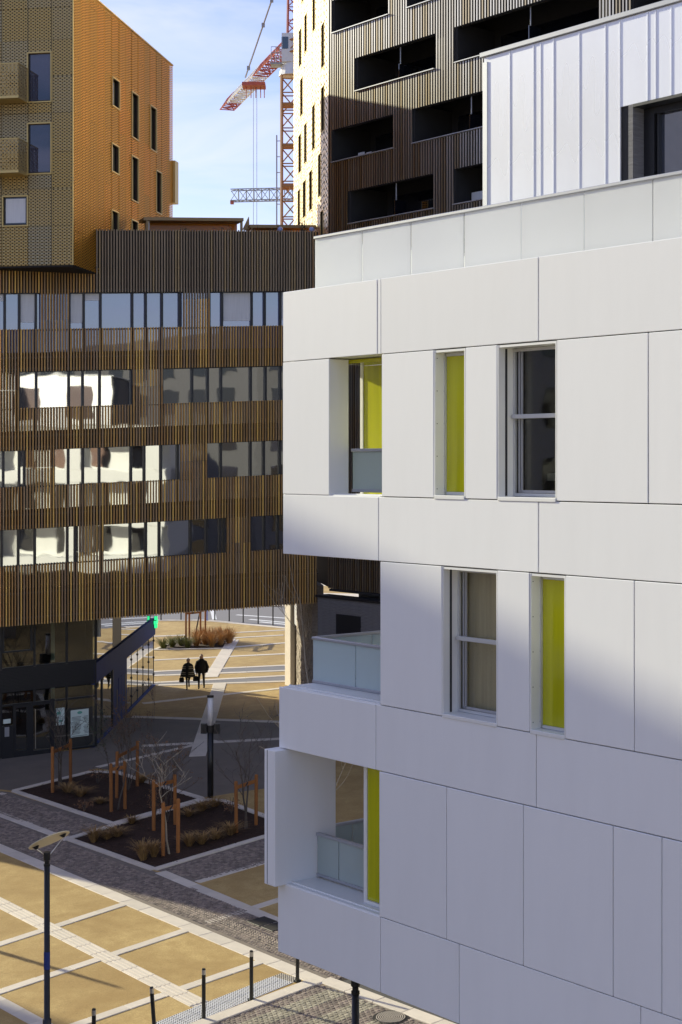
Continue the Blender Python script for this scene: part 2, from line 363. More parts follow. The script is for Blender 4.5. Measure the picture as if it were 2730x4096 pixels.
class MB:
    """Collects boxes, tubes and faces in a frame (or world) into one mesh."""
    def __init__(s, fr=None): s.v = []; s.f = []; s.fr = fr
    def P(s, p): return s.fr.w(*p) if s.fr else Vector(p)
    def box(s, u0, u1, y0, y1, z0, z1):
        b = len(s.v)
        for z in (z0, z1):
            for (u, y) in ((u0, y0), (u1, y0), (u1, y1), (u0, y1)): s.v.append(s.P((u, y, z)))
        s.f += [(b+3, b+2, b+1, b), (b+4, b+5, b+6, b+7), (b, b+1, b+5, b+4), (b+1, b+2, b+6, b+5), (b+2, b+3, b+7, b+6), (b+3, b, b+4, b+7)]
        return s
    def prism(s, pts, z0, z1):
        """Vertical prism over a polygon of (x, y); z0/z1 numbers or functions of (x, y)."""
        b = len(s.v); n = len(pts)
        g0 = z0 if callable(z0) else (lambda x, y: z0); g1 = z1 if callable(z1) else (lambda x, y: z1)
        for p in pts: s.v.append(s.P((p[0], p[1], g0(*p))))
        for p in pts: s.v.append(s.P((p[0], p[1], g1(*p))))
        s.f.append(tuple(range(b + n - 1, b - 1, -1))); s.f.append(tuple(range(b + n, b + 2 * n)))
        for i in range(n): j = (i + 1) % n; s.f.append((b + i, b + j, b + n + j, b + n + i))
        return s
    def tube(s, pts, rad, n=8, cap=True):
        pts = [s.P(p) for p in pts]
        if isinstance(rad, (int, float)): rad = [rad] * len(pts)
        b = len(s.v)
        for i, p in enumerate(pts):
            d = (pts[min(i + 1, len(pts) - 1)] - pts[max(i - 1, 0)])
            if d.length < 1e-6: d = Vector((0, 0, 1))
            d.normalize()
            a = d.cross(Vector((0, 0, 1)) if abs(d.z) < 0.9 else Vector((1, 0, 0))).normalized(); c = d.cross(a)
            for k in range(n):
                t = 2 * math.pi * k / n
                s.v.append(p + (a * math.cos(t) + c * math.sin(t)) * rad[i])
        for i in range(len(pts) - 1):
            for k in range(n):
                k2 = (k + 1) % n
                s.f.append((b + i*n + k, b + i*n + k2, b + (i+1)*n + k2, b + (i+1)*n + k))
        if cap:
            s.f.append(tuple(b + k for k in range(n - 1, -1, -1))); e = b + (len(pts) - 1) * n
            s.f.append(tuple(e + k for k in range(n)))
        return s
    def loft(s, rings):
        """rings: lists of world points, equal count."""
        b = len(s.v); n = len(rings[0])
        for r in rings: s.v += [s.P(p) for p in r]
        for i in range(len(rings) - 1):
            for k in range(n):
                k2 = (k + 1) % n
                s.f.append((b + i*n + k, b + i*n + k2, b + (i+1)*n + k2, b + (i+1)*n + k))
        s.f.append(tuple(b + k for k in range(n - 1, -1, -1))); e = b + (len(rings) - 1) * n
        s.f.append(tuple(e + k for k in range(n)))
        return s
    def build(s, name, mat, parent=None, smooth=False, org=None):
        if org is None:
            n = len(s.v); org = sum(s.v, Vector()) / n
            org = Vector(org)
        W = Matrix.Translation(org)
        me = bpy.data.meshes.new(name)
        me.from_pydata([tuple(v - org) for v in s.v], [], s.f)
        bm = bmesh.new(); bm.from_mesh(me); bmesh.ops.recalc_face_normals(bm, faces=bm.faces[:]); bm.to_mesh(me); bm.free()
        me.materials.append(MT[mat])
        if smooth:
            for p in me.polygons: p.use_smooth = True
        o = bpy.data.objects.new(name, me)
        return link(o, parent, W)

def rects_minus(u0, u1, z0, z1, holes):
    """Split a rectangle around rectangular holes into plain rectangles."""
    us = sorted({u0, u1, *[min(max(h[i], u0), u1) for h in holes for i in (0, 1)]})
    out = []
    for a, b in zip(us, us[1:]):
        if b - a < 1e-4: continue
        m = (a + b) / 2
        segs = [(z0, z1)]
        for h in holes:
            if h[0] < m < h[1]:
                ns = []
                for (p, q) in segs:
                    if h[3] <= p or h[2] >= q: ns.append((p, q)); continue
                    if h[2] > p: ns.append((p, h[2]))
                    if h[3] < q: ns.append((h[3], q))
                segs = ns
        out += [(a, b, p, q) for p, q in segs if q - p > 0.01]
    return out

def clampf(x, a, b): return max(a, min(b, x))
def gz(x, y): return 0.0292 * clampf(y, 0, 130) + 0.036 * clampf(x, -60, 60)
GSH = 0.0436                                              # fall of the site along the wood building

# ------------------------------------------------------------------ ground
def ground_sheet(name, pts, mat, dz, parent=None, kind='structure'):
    mb = MB(); mb.v = [Vector((x, y, gz(x, y) + dz)) for x, y in pts]; mb.f = [tuple(range(len(pts)))]
    o = mb.build(name, mat, parent)
    if kind and parent is None: o['kind'] = kind
    return o

gx = [-1500, -60, -30, -10, 10, 30, 60, 1500]; gy = [-300, 0, 20, 40, 60, 80, 100, 130, 400, 2500]
mb = MB()
for y in gy:
    for x in gx: mb.v.append(Vector((x, y, gz(x, y))))
nx = len(gx)
for j in range(len(gy) - 1):
    for i in range(nx - 1): mb.f.append((j*nx+i, j*nx+i+1, (j+1)*nx+i+1, (j+1)*nx+i))
plaza = mb.build('plaza_ground', 'sand'); plaza['kind'] = 'structure'

def slab(name, parent, c, d, L, w, th, mat, zoff, bev=0.012):
    """One paving slab lying on the sloping ground, centred at c, length L along d."""
    d = Vector(d).normalized(); ex = Vector((d.x, d.y, 0.0292 * d.y + 0.036 * d.x)).normalized()
    up = Vector((-0.036, -0.0292, 1)).normalized(); ey = up.cross(ex)
    me = box_mesh(L, w, th, mat, bev)
    W = Matrix(((ex.x, ey.x, up.x, c[0]), (ex.y, ey.y, up.y, c[1]), (ex.z, ey.z, up.z, gz(*c) + zoff), (0, 0, 0, 1)))
    o = bpy.data.objects.new(name, me)
    return link(o, parent, W)

def strip(p, q, w, L, parent, zoff=-0.008, mat='stone', jig=0.006, name='paver'):
    p = Vector(p); q = Vector(q); d = (q - p); T = d.length; d.normalize(); n = max(1, round(T / L)); st = T / n
    for i in range(n):
        c = p + d * (st * (i + 0.5))
        slab(name, parent, (c.x, c.y), d, st - 0.009, w, 0.05, mat, zoff + RN.uniform(-jig, jig) * 0.4)

strips = [  # (start, end, width, slab length)
    ((-15.4, 57.75), (-0.42, 39.0), 0.47, 1.05),
    ((-15.3, 60.9), (-9.18, 53.42), 0.40, 1.0), ((-5.62, 49.2), (-1.6, 43.75), 0.40, 1.0),
    ((-10.2, 41.85), (-6.32, 46.05), 0.32, 1.0), ((-10.5, 37.2), (-4.13, 43.62), 0.32, 1.0), ((-3.75, 44.05), (-1.2, 46.5), 0.32, 1.0),
    ((-8.2, 35.0), (-2.05, 40.78), 0.32, 1.0),
    ((-8.9, 39.25), (-6.0, 35.8), 0.40, 1.0),
    ((-4.37, 47.98), (-0.9, 51.3), 0.28, 1.0),
    ((-12.9, 60.6), (-17, 55.9), 0.3, 1.0),
    ((-9.96, 64.6), (-5.5, 69.2), 0.3, 1.0),
]
for a, b, w, L in strips: strip(a, b, w, L, plaza)
# strips in and beyond the passage
far = [((-12.6, 103.54), (-10.2, 103.6)), ((-7.75, 103.88), (-3.2, 104.4)), ((-7.3, 101.39), (-3.7, 101.93)), ((-6.64, 97.31), (-3.2, 98.5)),
       ((-13, 93.0), (-3.0, 93.85)), ((-12.5, 88.7), (-2.95, 89.45)), ((-12, 87.45), (-2.95, 87.55)), ((-12, 84.9), (-2.9, 85.85)), ((-9.75, 84.2), (-2.7, 84.0)),
       ((-9.9, 78.9), (-2.6, 82.1)), ((-10.0, 75.47), (-1.9, 72.5)), ((-8.65, 68.53), (-2.0, 69.05))]
for a, b in far: strip(a, b, 0.42, 2.2, plaza)
strip((-6.86, 100.5), (-7.1, 86.2), 0.75, 1.6, plaza, zoff=-0.003); strip((-6.44, 84.06), (-6.0, 66.0), 0.7, 1.6, plaza, zoff=-0.003)
g1 = ground_sheet('cobble_strip_far', [(-12.5, 87.75), (-2.95, 87.8), (-2.95, 89.2), (-12.5, 88.45)], 'asphalt_f', 0.004)
g2 = ground_sheet('cobble_strip_far', [(-12, 84.35), (-2.9, 84.3), (-2.9, 85.6), (-12, 84.7)], 'asphalt_f', 0.004)

# cobbled bands -----------------------------------------------------
AX = Vector((0.622, -0.783)); BX = Vector((0.71, 0.704))
def inpoly(x, y, pts):
    c = False; j = len(pts) - 1
    for i in range(len(pts)):
        xi, yi = pts[i]; xj, yj = pts[j]
        if (yi > y) != (yj > y) and x < (xj - xi) * (y - yi) / (yj - yi) + xi: c = not c
        j = i
    return c
def sett_prims(c, ex, ey, lx, ly, h, z0):
    """Corner points of a cushion-shaped sett: base ring, top ring."""
    v = []
    for k, zz in ((1.0, 0.0), (0.80, h)):
        for sx, sy in ((-1, -1), (1, -1), (1, 1), (-1, 1)):
            p = c + ex * (sx * lx / 2 * k) + ey * (sy * ly / 2 * k)
            v.append(Vector((p.x, p.y, gz(p.x, p.y) + z0 + zz)))
    return v
SF_ = [(4, 5, 6, 7), (0, 1, 5, 4), (1, 2, 6, 5), (2, 3, 7, 6), (3, 0, 4, 7)]
def sett_field(name, polys, size, parent_label, mats, vis, arch=True, parts=300):
    base = []
    for poly in polys:
        xs = [p[0] for p in poly]; ys = [p[1] for p in poly]; cx = sum(xs)/len(xs); cy = sum(ys)/len(ys)
        o = Vector((cx, cy)); R_ = max(max(xs)-min(xs), max(ys)-min(ys))
        n = int(R_ / size) + 2
        for i in range(-n, n):
            for j in range(-n, n):
                s = j * size
                if arch:
                    ph = (s / 0.95) % 1.0 - 0.5
                    off = 0.34 * (0.25 - ph * ph) * 4 * 0.6
                    tilt = -ph * 1.1
                else: off = 0; tilt = 0
                c = o + AX * (i * size + off) + BX * s
                if not inpoly(c.x, c.y, poly): continue
                a = tilt * 0.8 + RN.uniform(-0.12, 0.12)
                ex = Vector((AX.x * math.cos(a) - AX.y * math.sin(a), AX.x * math.sin(a) + AX.y * math.cos(a))); ey = Vector((-ex.y, ex.x))
                base.append((c, ex, ey, size * RN.uniform(0.80, 0.95), size * RN.uniform(0.80, 0.95)))
    return base
def emit_setts(items, parent, mat, h, parts, vis):
    cand = sorted([k for k in range(len(items)) if vis(items[k][0])], key=lambda k: items[k][0].y)
    pick = set(cand[:parts]) if parts else set()
    mbs = MB()
    unit = None
    for k, (c, ex, ey, lx, ly) in enumerate(items):
        z0 = RN.uniform(-0.006, 0.004) + 0.001
        if k in pick:
            if unit is None:
                unit = bpy.data.meshes.new('sett')
                unit.from_pydata([(sx*.5*q, sy*.5*q, zz) for q, zz in ((1.0, 0.0), (0.8, h)) for sx, sy in ((-1, -1), (1, -1), (1, 1), (-1, 1))], [], SF_)
                unit.materials.append(MT[mat])
            e3 = Vector((ex.x, ex.y, 0.0292*ex.y + 0.036*ex.x)); f3 = Vector((ey.x, ey.y, 0.0292*ey.y + 0.036*ey.x))
            W = Matrix(((e3.x*lx, f3.x*ly, 0, c.x), (e3.y*lx, f3.y*ly, 0, c.y), (e3.z*lx, f3.z*ly, 1, gz(c.x, c.y) + z0), (0, 0, 0, 1)))
            o = bpy.data.objects.new('sett', unit); link(o, parent, W)
        else:
            b = len(mbs.v); mbs.v += sett_prims(c, ex, ey, lx, ly, h, z0); mbs.f += [tuple(b + q for q in f) for f in SF_]
    if mbs.v:
        o = mbs.build('setts', mat, parent); o['kind'] = 'stuff'
band1 = [(-15.6, 58.4), (-15.3, 60.4), (-12.33, 56.75), (-9.36, 53.18), (-5.9, 48.95), (-4.42, 47.3), (-1.5, 43.3), (1.2, 40.2), (-0.15, 39.2), (-1.75, 41.35), (-3.78, 43.9), (-6.0, 46.6)]
cob = ground_sheet('cobbled_band', [(-15.9, 58.4), (-15.6, 61.3), (-9.3, 53.42), (-5.9, 49.4), (-4.5, 47.62), (-1.6, 43.7), (1.4, 40.4), (-0.2, 38.9), (-1.8, 40.75), (-3.9, 43.35), (-6.1, 46.1)], 'grout', 0.004)
ground_sheet('cobble_bedding', [(-17, 63.2), (-12.75, 60.75), (-8.05, 55.2), (-9.3, 53.5), (-12.3, 57.2), (-15.4, 61.0)], 'grout', 0.003)
ground_sheet('cobble_bedding', [(-5.75, 49.4), (-2.5, 52.9), (-1.0, 54.5), (0.3, 52.6), (-2.3, 49.9), (-4.4, 47.95)], 'grout', 0.0045)
def in_view(c, x0=0, x1=640):
    p = 784 + 3633 * c.x / c.y
    return x0 < p < x1
its = sett_field('c', [band1], 0.115, '', None, None)
its += sett_field('c', [[(-15.0, 60.6), (-12.75, 60.3), (-8.25, 55.05), (-9.4, 53.75), (-12.3, 57.35)], [(-5.55, 49.4), (-2.4, 52.7), (-0.8, 54.3), (0.2, 52.7), (-2.3, 49.75), (-4.3, 48.15)]], 0.125, '', None, None)
emit_setts(its, cob, 'sett', 0.022, 300, in_view)
dr = thing('drain_cover', 'dark square iron drain cover set in the cobbled band beside the white building', 'drain cover', (-2.2, 43.95, gz(-2.2, 43.95)))
slab('plate', dr, (-2.2, 43.95), AX, 0.62, 0.62, 0.05, 'iron', 0.012)
slab('plate', dr, (-1.8, 43.45), AX, 0.55, 0.62, 0.05, 'iron', 0.012)

ground_sheet('passage_paving', [(-10.9, 68.4), (-10.35, 75.3), (-1.9, 72.4), (-1.2, 60.5), (-3.9, 59.4), (-5.1, 58.7), (-8.9, 63.65), (-9.95, 64.4), (-12.75, 61.0), (-17, 63.4), (-20, 65)], 'passage', 0.002)
# planting beds -------------------------------------------------------
def bed(pts, name='planting_bed'):
    o = ground_sheet(name, pts, 'soil', 0.006)
    n = len(pts)
    for i in range(n):
        strip(pts[i], pts[(i+1) % n], 0.27, 0.95, o, zoff=0.02, name='edging_stone')
    return o
P1 = [(-12.6, 60.85), (-10.1, 63.75), (-9.0, 63.45), (-5.12, 58.5), (-8.0, 55.3)]
P2 = [(-9.25, 53.5), (-7.95, 55.05), (-5.0, 58.35), (-4.35, 58.1), (-2.55, 55.4), (-1.5, 54.0), (-5.85, 49.45)]
bed1 = bed(P1); bed2 = bed(P2)
PF = [(-11.5, 97.3), (-6.95, 96.8), (-6.85, 100.8), (-10.1, 102.2)]
bed3 = bed(PF)
for b_, pts, cnt in ((bed1, P1, 900), (bed2, P2, 1100)):
    mb = MB()
    xs = [p[0] for p in pts]; ys = [p[1] for p in pts]
    k = 0
    while k < cnt:
        x = RN.uniform(min(xs), max(xs)); y = RN.uniform(min(ys), max(ys))
        if not inpoly(x, y, pts): continue
        k += 1; a = RN.uniform(0, 6.28); L = RN.uniform(0.03, 0.09); w = RN.uniform(0.015, 0.035); z = gz(x, y) + 0.012
        dx, dy = math.cos(a), math.sin(a); t = RN.uniform(-0.02, 0.04)
        b = len(mb.v)
        for p, q, s in ((-1, -1, 0), (1, -1, t), (1, 1, t), (-1, 1, 0)):
            mb.v.append(Vector((x + dx*p*L - dy*q*w, y + dy*p*L + dx*q*w, z + s + 0.01)))
        mb.f.append((b, b+1, b+2, b+3))
    o = mb.build('bark_chips', 'chip', b_); o['kind'] = 'stuff'

# tactile paving ---------------------------------------------------------
tl = ground_sheet('tactile_guide_strip', [(-10.6, 46.95), (-10.25, 47.2), (-3.12, 37.95), (-3.5, 37.7)], 'stone', 0.006)
p0 = Vector((-10.4, 47.05)); p1 = Vector((-3.33, 37.85)); d_ = (p1 - p0).normalized(); nrm = Vector((-d_.y, d_.x)); T = (p1 - p0).length
for i in range(int(T / 0.82)):
    c = p0 + d_ * (0.82 * (i + 0.5))
    t_ = slab('guide_tile', tl, (c.x, c.y), d_, 0.81, 0.52, 0.03, 'stone', 0.0)
    for k in range(4):
        q = c + nrm * (-0.195 + 0.13 * k)
        slab('rib', t_, (q.x, q.y), d_, 0.80, 0.05, 0.02, 'stone', 0.02, 0.006)
q0 = Vector((-5.4, 35.2)); q1 = Vector((-1.24, 39.62)); d_ = (q1 - q0).normalized(); nrm = Vector((-d_.y, d_.x)); T = (q1 - q0).length
tw_ = ground_sheet('tactile_warning_strip', [tuple(q0 + nrm * .36), tuple(q0 - nrm * .36), tuple(q1 - nrm * .36), tuple(q1 + nrm * .36)], 'stone', 0.005)
for i in range(int(T / 0.48)):
    for s in (-1, 1):
        c = q0 + d_ * (0.48 * (i + 0.5)) + nrm * (0.18 * s)
        slab('stud_tile', tw_, (c.x, c.y), d_, 0.472, 0.352, 0.03, 'lampwhite', 0.0, 0.006)
mb = MB(); n_ = int(T / 0.068)
for i in range(n_):
    for k in range(10):
        c = q0 + d_ * (0.068 * (i + 0.5)) + nrm * (-0.315 + 0.07 * k)
        b = len(mb.v); z = gz(c.x, c.y) + 0.013
        for r_, zz in ((0.021, 0), (0.012, 0.011)):
            for q in range(6):
                t = q * math.pi / 3
                mb.v.append(Vector((c.x + r_ * math.cos(t), c.y + r_ * math.sin(t), z + zz)))
        mb.f.append(tuple(b + 6 + q for q in range(6)))
        for q in range(6): mb.f.append((b + q, b + (q+1) % 6, b + 6 + (q+1) % 6, b + 6 + q))
st = mb.build('studs', 'iron', tw_); st['kind'] = 'stuff'

# kerbs and the sett crossing -----------------------------------------------
KB = Vector((0.72, 0.694))
road = ground_sheet('road', [(-5.0, 34.4), (0.0, 39.25), (1.0, 38.3), (9.0, 30.0), (4.0, 20.0), (-12, 24)], 'grout', 0.002)
k0 = Vector((-5.6, 34.3)); k1 = Vector((-0.55, 39.16)); dk = (k1 - k0).normalized(); nk = Vector((dk.y, -dk.x))
strip(k0 - nk * 0.05, k1 - nk * 0.05, 0.40, 1.05, plaza, zoff=0.02, name='kerb_stone')
ka = Vector((-0.42, 39.25)); kb_ = Vector((7.5, 30.2)); da = (kb_ - ka).normalized()
strip(ka, kb_, 0.42, 1.0, plaza, zoff=0.012, name='kerb_stone')
na = Vector((-da.y, da.x))
ground_sheet('road', [tuple(ka + na * 0.18), tuple(kb_ + na * 0.18), tuple(kb_ + na * 6), tuple(ka + na * 6)], 'asphalt', 0.004)
ground_sheet('road_marking', [tuple(ka + da * 2.9 + na * 0.55), tuple(ka + da * 3.05 + na * 0.55), tuple(ka + da * 3.05 + na * 1.0), tuple(ka + da * 2.9 + na * 1.0)], 'paint', 0.008)
dark_, pale_ = [], []
for r_ in range(46):
    off = 0.20 + r_ * 0.112
    stripe = int((off - 0.05) / 0.56) % 2
    for i in range(70):
        s = i * 0.15 + (0.075 if r_ % 2 else 0)
        c = k0 + dk * (s - 0.6) + nk * off
        if (c - ka).dot(na) > -0.27: continue
        it = (c, dk, Vector((-dk.y, dk.x)), 0.14 * RN.uniform(0.9, 0.99), 0.104 * RN.uniform(0.88, 0.98))
        (pale_ if stripe == 1 else dark_).append(it)
emit_setts(dark_, road, 'sett', 0.02, 150, lambda c: in_view(c, 300, 1000) and c.y > 35.8)
emit_setts(pale_, road, 'sett_l', 0.026, 150, lambda c: in_view(c, 300, 1000) and c.y > 35.8)
mh = thing('manhole_cover', 'round cast iron manhole cover in the sett crossing', 'manhole cover', (1.15, 36.62, gz(1.15, 36.62)))
def disc_pts(c, r, n=28): return [(c[0] + r * math.cos(2*math.pi*k/n), c[1] + r * math.sin(2*math.pi*k/n)) for k in range(n)]
MB().prism(disc_pts((1.15, 36.62), 0.42), lambda x, y: gz(x, y) - 0.02, lambda x, y: gz(x, y) + 0.028).build('rim', 'iron', mh)
cv = MB().prism(disc_pts((1.15, 36.62), 0.37), lambda x, y: gz(x, y), lambda x, y: gz(x, y) + 0.033).build('cover', 'iron', mh)
mb = MB()
for ring in range(7):
    for k in range(6 + ring * 6):
        t = 2 * math.pi * k / (6 + ring * 6); r_ = 0.04 + ring * 0.048
        x, y = 1.15 + r_ * math.cos(t), 36.62 + r_ * math.sin(t)
        mb.prism([(x + .012 * a, y + .012 * b) for a, b in ((-1, -1), (1, -1), (1, 1), (-1, 1))], lambda x, y: gz(x, y) + 0.03, lambda x, y: gz(x, y) + 0.044)
mb.build('tread', 'stone', cv)
ground_sheet('planting_bed', [(-0.05, 40.3), (0.5, 41.0), (2.9, 38.0), (2.2, 37.35)], 'soil', 0.008)

# far street
ground_sheet('far_road', [(-30, 116.6), (-13.2, 111.95), (-9.3, 110.9), (-3.5, 105.4), (4, 98.5), (12, 104), (2, 113), (-6, 118.5), (-25, 128)], 'asphalt_f', 0.004)
for a, b in (((-9.6, 117.6), (-8.9, 111.2)), ((-7.5, 113.4), (-1.5, 108.6)), ((-6.4, 110.6), (-1.5, 106.0)), ((-5.6, 109.0), (-2.0, 105.4))):
    va = Vector(a); vb = Vector(b); dd = (vb - va).normalized(); nn = Vector((-dd.y, dd.x)) * 0.16
    ground_sheet('road_marking', [tuple(va - nn), tuple(vb - nn), tuple(vb + nn), tuple(va + nn)], 'paint', 0.009)
fk = ground_sheet('far_pavement', [(-40, 140), (-24, 127.7), (-5.9, 118.2), (2.2, 112.7), (14, 104), (60, 140)], 'stone', 0.05)
strip((-24, 127.9), (-6, 118.4), 0.35, 2.0, fk, zoff=0.06, name='kerb_stone'); strip((-6, 118.4), (2.2, 112.9), 0.35, 2.0, fk, zoff=0.06, name='kerb_stone')
strip((-9.3, 110.7), (-3.4, 105.0), 0.5, 1.2, plaza, zoff=0.012, name='kerb_stone'); strip((-16, 112.5), (-9.4, 110.75), 0.4, 1.2, plaza, zoff=0.012, name='kerb_stone')

# ------------------------------------------------------------------ white building
WHF = Fr((-0.885, 24.0), (0.6302, -0.7764))
wb = thing('white_building', 'white panelled apartment building with lime glass strips and a zinc clad penthouse', 'building', WHF.w(2.3, 1.0, 1.5))
rows = dict(A=(15.519, 16.586), B=(13.514, 15.519), C=(12.606, 13.514), D=(10.585, 12.606), E=(9.653, 10.585), F=(7.605, 9.653), G=(6.535, 7.605))
panels = dict(
    A=[(0, 2.215), (2.29, 5.34), (5.34, 8.9), (8.9, 12.6), (12.6, 16)],
    B=[(2.31, 3.40), (4.01, 4.61), (5.65, 7.11), (7.11, 9.2), (9.2, 11.4), (11.4, 13.6), (13.6, 16)],
    C=[(0, 2.24), (2.24, 5.34), (5.34, 8.9), (8.9, 12.6), (12.6, 16)],
    D=[(2.28, 3.56), (4.61, 5.19), (5.80, 6.90), (6.90, 9.1), (9.1, 11.3), (11.3, 13.6), (13.6, 16)],
    E=[(-0.10, 2.18), (2.18, 5.30), (5.30, 8.9), (8.9, 12.6), (12.6, 16)],
    F=[(2.26, 3.65), (3.65, 5.08), (5.08, 6.57), (6.57, 7.31), (7.31, 9.3), (9.3, 11.5), (11.5, 13.7), (13.7, 16)],
    G=[(-0.13, 2.28), (2.28, 3.89), (3.89, 6.99), (6.99, 9.9), (9.9, 13), (13, 16)])
g_ = 0.006
for r_, lst in panels.items():
    z0, z1 = rows[r_]
    proud = {'A': 0.0, 'B': 0.004, 'C': 0.0, 'D': 0.006, 'E': 0.0, 'F': 0.006, 'G': 0.0}[r_]
    for a, b in lst:
        o = box('panel', wb, WHF, a + g_, b - g_, -proud, 0.05, z0 + g_, z1 - g_, 'white', 0.006)
        o.matrix_basis = o.matrix_basis @ Matrix.Rotation(math.radians(RN.uniform(-.05, .05)), 4, 'Z') @ Matrix.Rotation(math.radians(RN.uniform(-.09, .09)), 4, 'X')
box('panel', wb, WHF, 2.222, 2.283, 0.004, 0.05, rows['A'][0] + g_, rows['A'][1] - g_, 'white', 0.004)
# backing behind the panels, around the window openings
mb = MB(WHF)
openings = [(3.40, 4.01, *rows['B']), (4.61, 5.65, *rows['B']), (3.56, 4.61, *rows['D']), (5.19, 5.80, *rows['D'])]
for a, b, z0, z1 in rects_minus(2.30, 16, 6.54, 16.58, openings): mb.box(a, b, 0.054, 0.30, z0, z1)
mb.build('backing_wall', 'joint', wb)
# end balconies: slabs that carry the spandrels round the corner
for z0, z1, u0 in ((15.53, 16.40, 0.02), (12.615, 13.505, 0.02), (9.66, 10.56, -0.08), (6.545, 7.585, -0.11)):
    box('balcony_slab', wb, WHF, u0, 2.30, 0.055, 17.9, z0, z1, 'white')
for z in rows['E'][1], rows['G'][1], rows['C'][1]:
    box('sill', wb, WHF, 0.0, 2.27, 0.012, 0.60, z - 0.02, z + 0.012, 'white_trim', 0.006)
    box('sill', wb, WHF, 0.02, 2.26, 0.10, 0.13, z + 0.012, z + 0.03, 'white_trim')
# core
core = box('end_wall', wb, WHF, 2.30, 2.52, 0.31, 17.9, 6.55, 16.4, 'white')
for k in range(6):
    for z0 in (7.75, 10.75, 13.65):
        box('end_window', wb, WHF, 2.285, 2.31, 2.2 + k * 2.6, 3.4 + k * 2.6, z0, z0 + 1.75, 'darkglass')
for yy in (5.5, 11.0, 16.6):
    for z0, z1 in ((7.62, 9.64), (10.6, 12.6), (13.52, 15.51)):
        box('end_screen', wb, WHF, 0.0, 0.10, yy, yy + 1.1, z0, z1, 'white')
mb = MB(WHF)
mb.box(2.53, 16, 0.31, 17.9, 12.65, 13.45).box(2.53, 16, 0.31, 17.9, 9.7, 10.5).box(2.53, 16, 0.31, 17.9, 6.56, 7.5).box(2.53, 16, 0.31, 17.9, 15.6, 16.35)
mb.build('floor_slab', 'wall_far', wb)
mb = MB(WHF); mb.box(2.53, 16, 17.7, 17.9, 6.6, 16.3); mb.box(15.9, 16.1, 0.0, 17.7, 1.0, 16.5); mb.build('rear_wall', 'white', wb)
mb = MB(WHF); mb.box(5.2, 15.8, 1.2, 17.0, 0.2, 6.53); mb.build('ground_floor', 'concrete', wb)
for u_, y_ in ((3.4, 6), (3.4, 13)): 
    mb = MB(WHF); mb.tube([(u_, y_, 0.2), (u_, y_, 6.55)], 0.18, 16); mb.build('column', 'white_trim', wb, True)
# rooms behind the windows
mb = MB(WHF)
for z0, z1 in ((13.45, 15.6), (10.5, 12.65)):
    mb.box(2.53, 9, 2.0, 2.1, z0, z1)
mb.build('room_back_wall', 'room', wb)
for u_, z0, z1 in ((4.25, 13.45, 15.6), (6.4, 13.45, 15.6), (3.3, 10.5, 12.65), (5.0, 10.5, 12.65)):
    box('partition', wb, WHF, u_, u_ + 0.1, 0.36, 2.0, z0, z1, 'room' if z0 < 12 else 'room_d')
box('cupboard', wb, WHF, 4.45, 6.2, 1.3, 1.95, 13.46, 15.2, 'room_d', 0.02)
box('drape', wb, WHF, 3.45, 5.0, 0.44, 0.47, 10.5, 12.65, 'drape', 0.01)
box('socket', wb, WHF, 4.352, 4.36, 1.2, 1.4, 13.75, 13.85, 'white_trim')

def opening(u0, u1, z0, z1, kind, mid=None):
    D = 0.30 if mid else 0.20
    w = box('window', wb, WHF, u0 + 0.004, u1 - 0.004, D, D + 0.018, z0 + 0.03, z1 - 0.03, 'lime' if kind == 'lime' else 'clear')
    for a, b in ((u0 - 0.0, u0 + 0.022), (u1 - 0.022, u1)):
        box('jamb', w, WHF, a, b, 0.0, D, z0 + 0.01, z1 - 0.01, 'white_trim', 0.003)
    box('head', w, WHF, u0 + 0.023, u1 - 0.023, 0.004, D, z1 - 0.04, z1 - 0.01, 'white_trim')
    box('sill', w, WHF, u0 + 0.01, u1 - 0.01, -0.012, D - 0.004, z0 - 0.012, z0 + 0.04, 'white_trim', 0.005)
    mb = MB(WHF)
    fw = 0.035 if mid else 0.016
    mb.box(u0 + 0.024, u0 + 0.024 + fw, D - 0.038, D - 0.004, z0 + 0.045, z1 - 0.045).box(u1 - 0.024 - fw, u1 - 0.024, D - 0.038, D - 0.004, z0 + 0.045, z1 - 0.045)
    mb.box(u0 + 0.06, u1 - 0.06, D - 0.036, D - 0.004, z0 + 0.045, z0 + 0.085).box(u0 + 0.06, u1 - 0.06, D - 0.036, D - 0.004, z1 - 0.085, z1 - 0.045)
    mb.build('frame', 'alu_light', w)
    if mid:
        box('mid_rail', w, WHF, u0 + 0.06, u1 - 0.03, 0.19, 0.258, mid - 0.028, mid + 0.028, 'alu_light', 0.006)
        mb = MB(WHF)
        for q in (0.10, 0.145):
            mb.box(u0 + q, u0 + q + 0.028, 0.285, 0.299, z0 + 0.09, z1 - 0.09)
        mb.box(u0 + 0.10, u1 - 0.06, 0.285, 0.299, z0 + 0.09, z0 + 0.125)
        mb.build('sash_frame', 'alu', w)
        box('blind_track', w, WHF, u0 + 0.0225, u0 + 0.034, 0.12, 0.15, z0 + 0.05, z1 - 0.05, 'joint')
    else:
        mb = MB(WHF)
        for yy in (0.03, 0.16):
            for q in range(5):
                zc = z0 + 0.12 + q * (z1 - z0 - 0.24) / 4
                mb.box(u0 + 0.0222, u0 + 0.0245, yy, yy + 0.012, zc, zc + 0.012)
        mb.build('rivets', 'iron', w)
opening(3.40, 4.01, *rows['B'], 'lime'); opening(4.61, 5.65, *rows['B'], 'clear', 14.59)
opening(3.56, 4.61, *rows['D'], 'clear', 11.63); opening(5.19, 5.80, *rows['D'], 'lime')

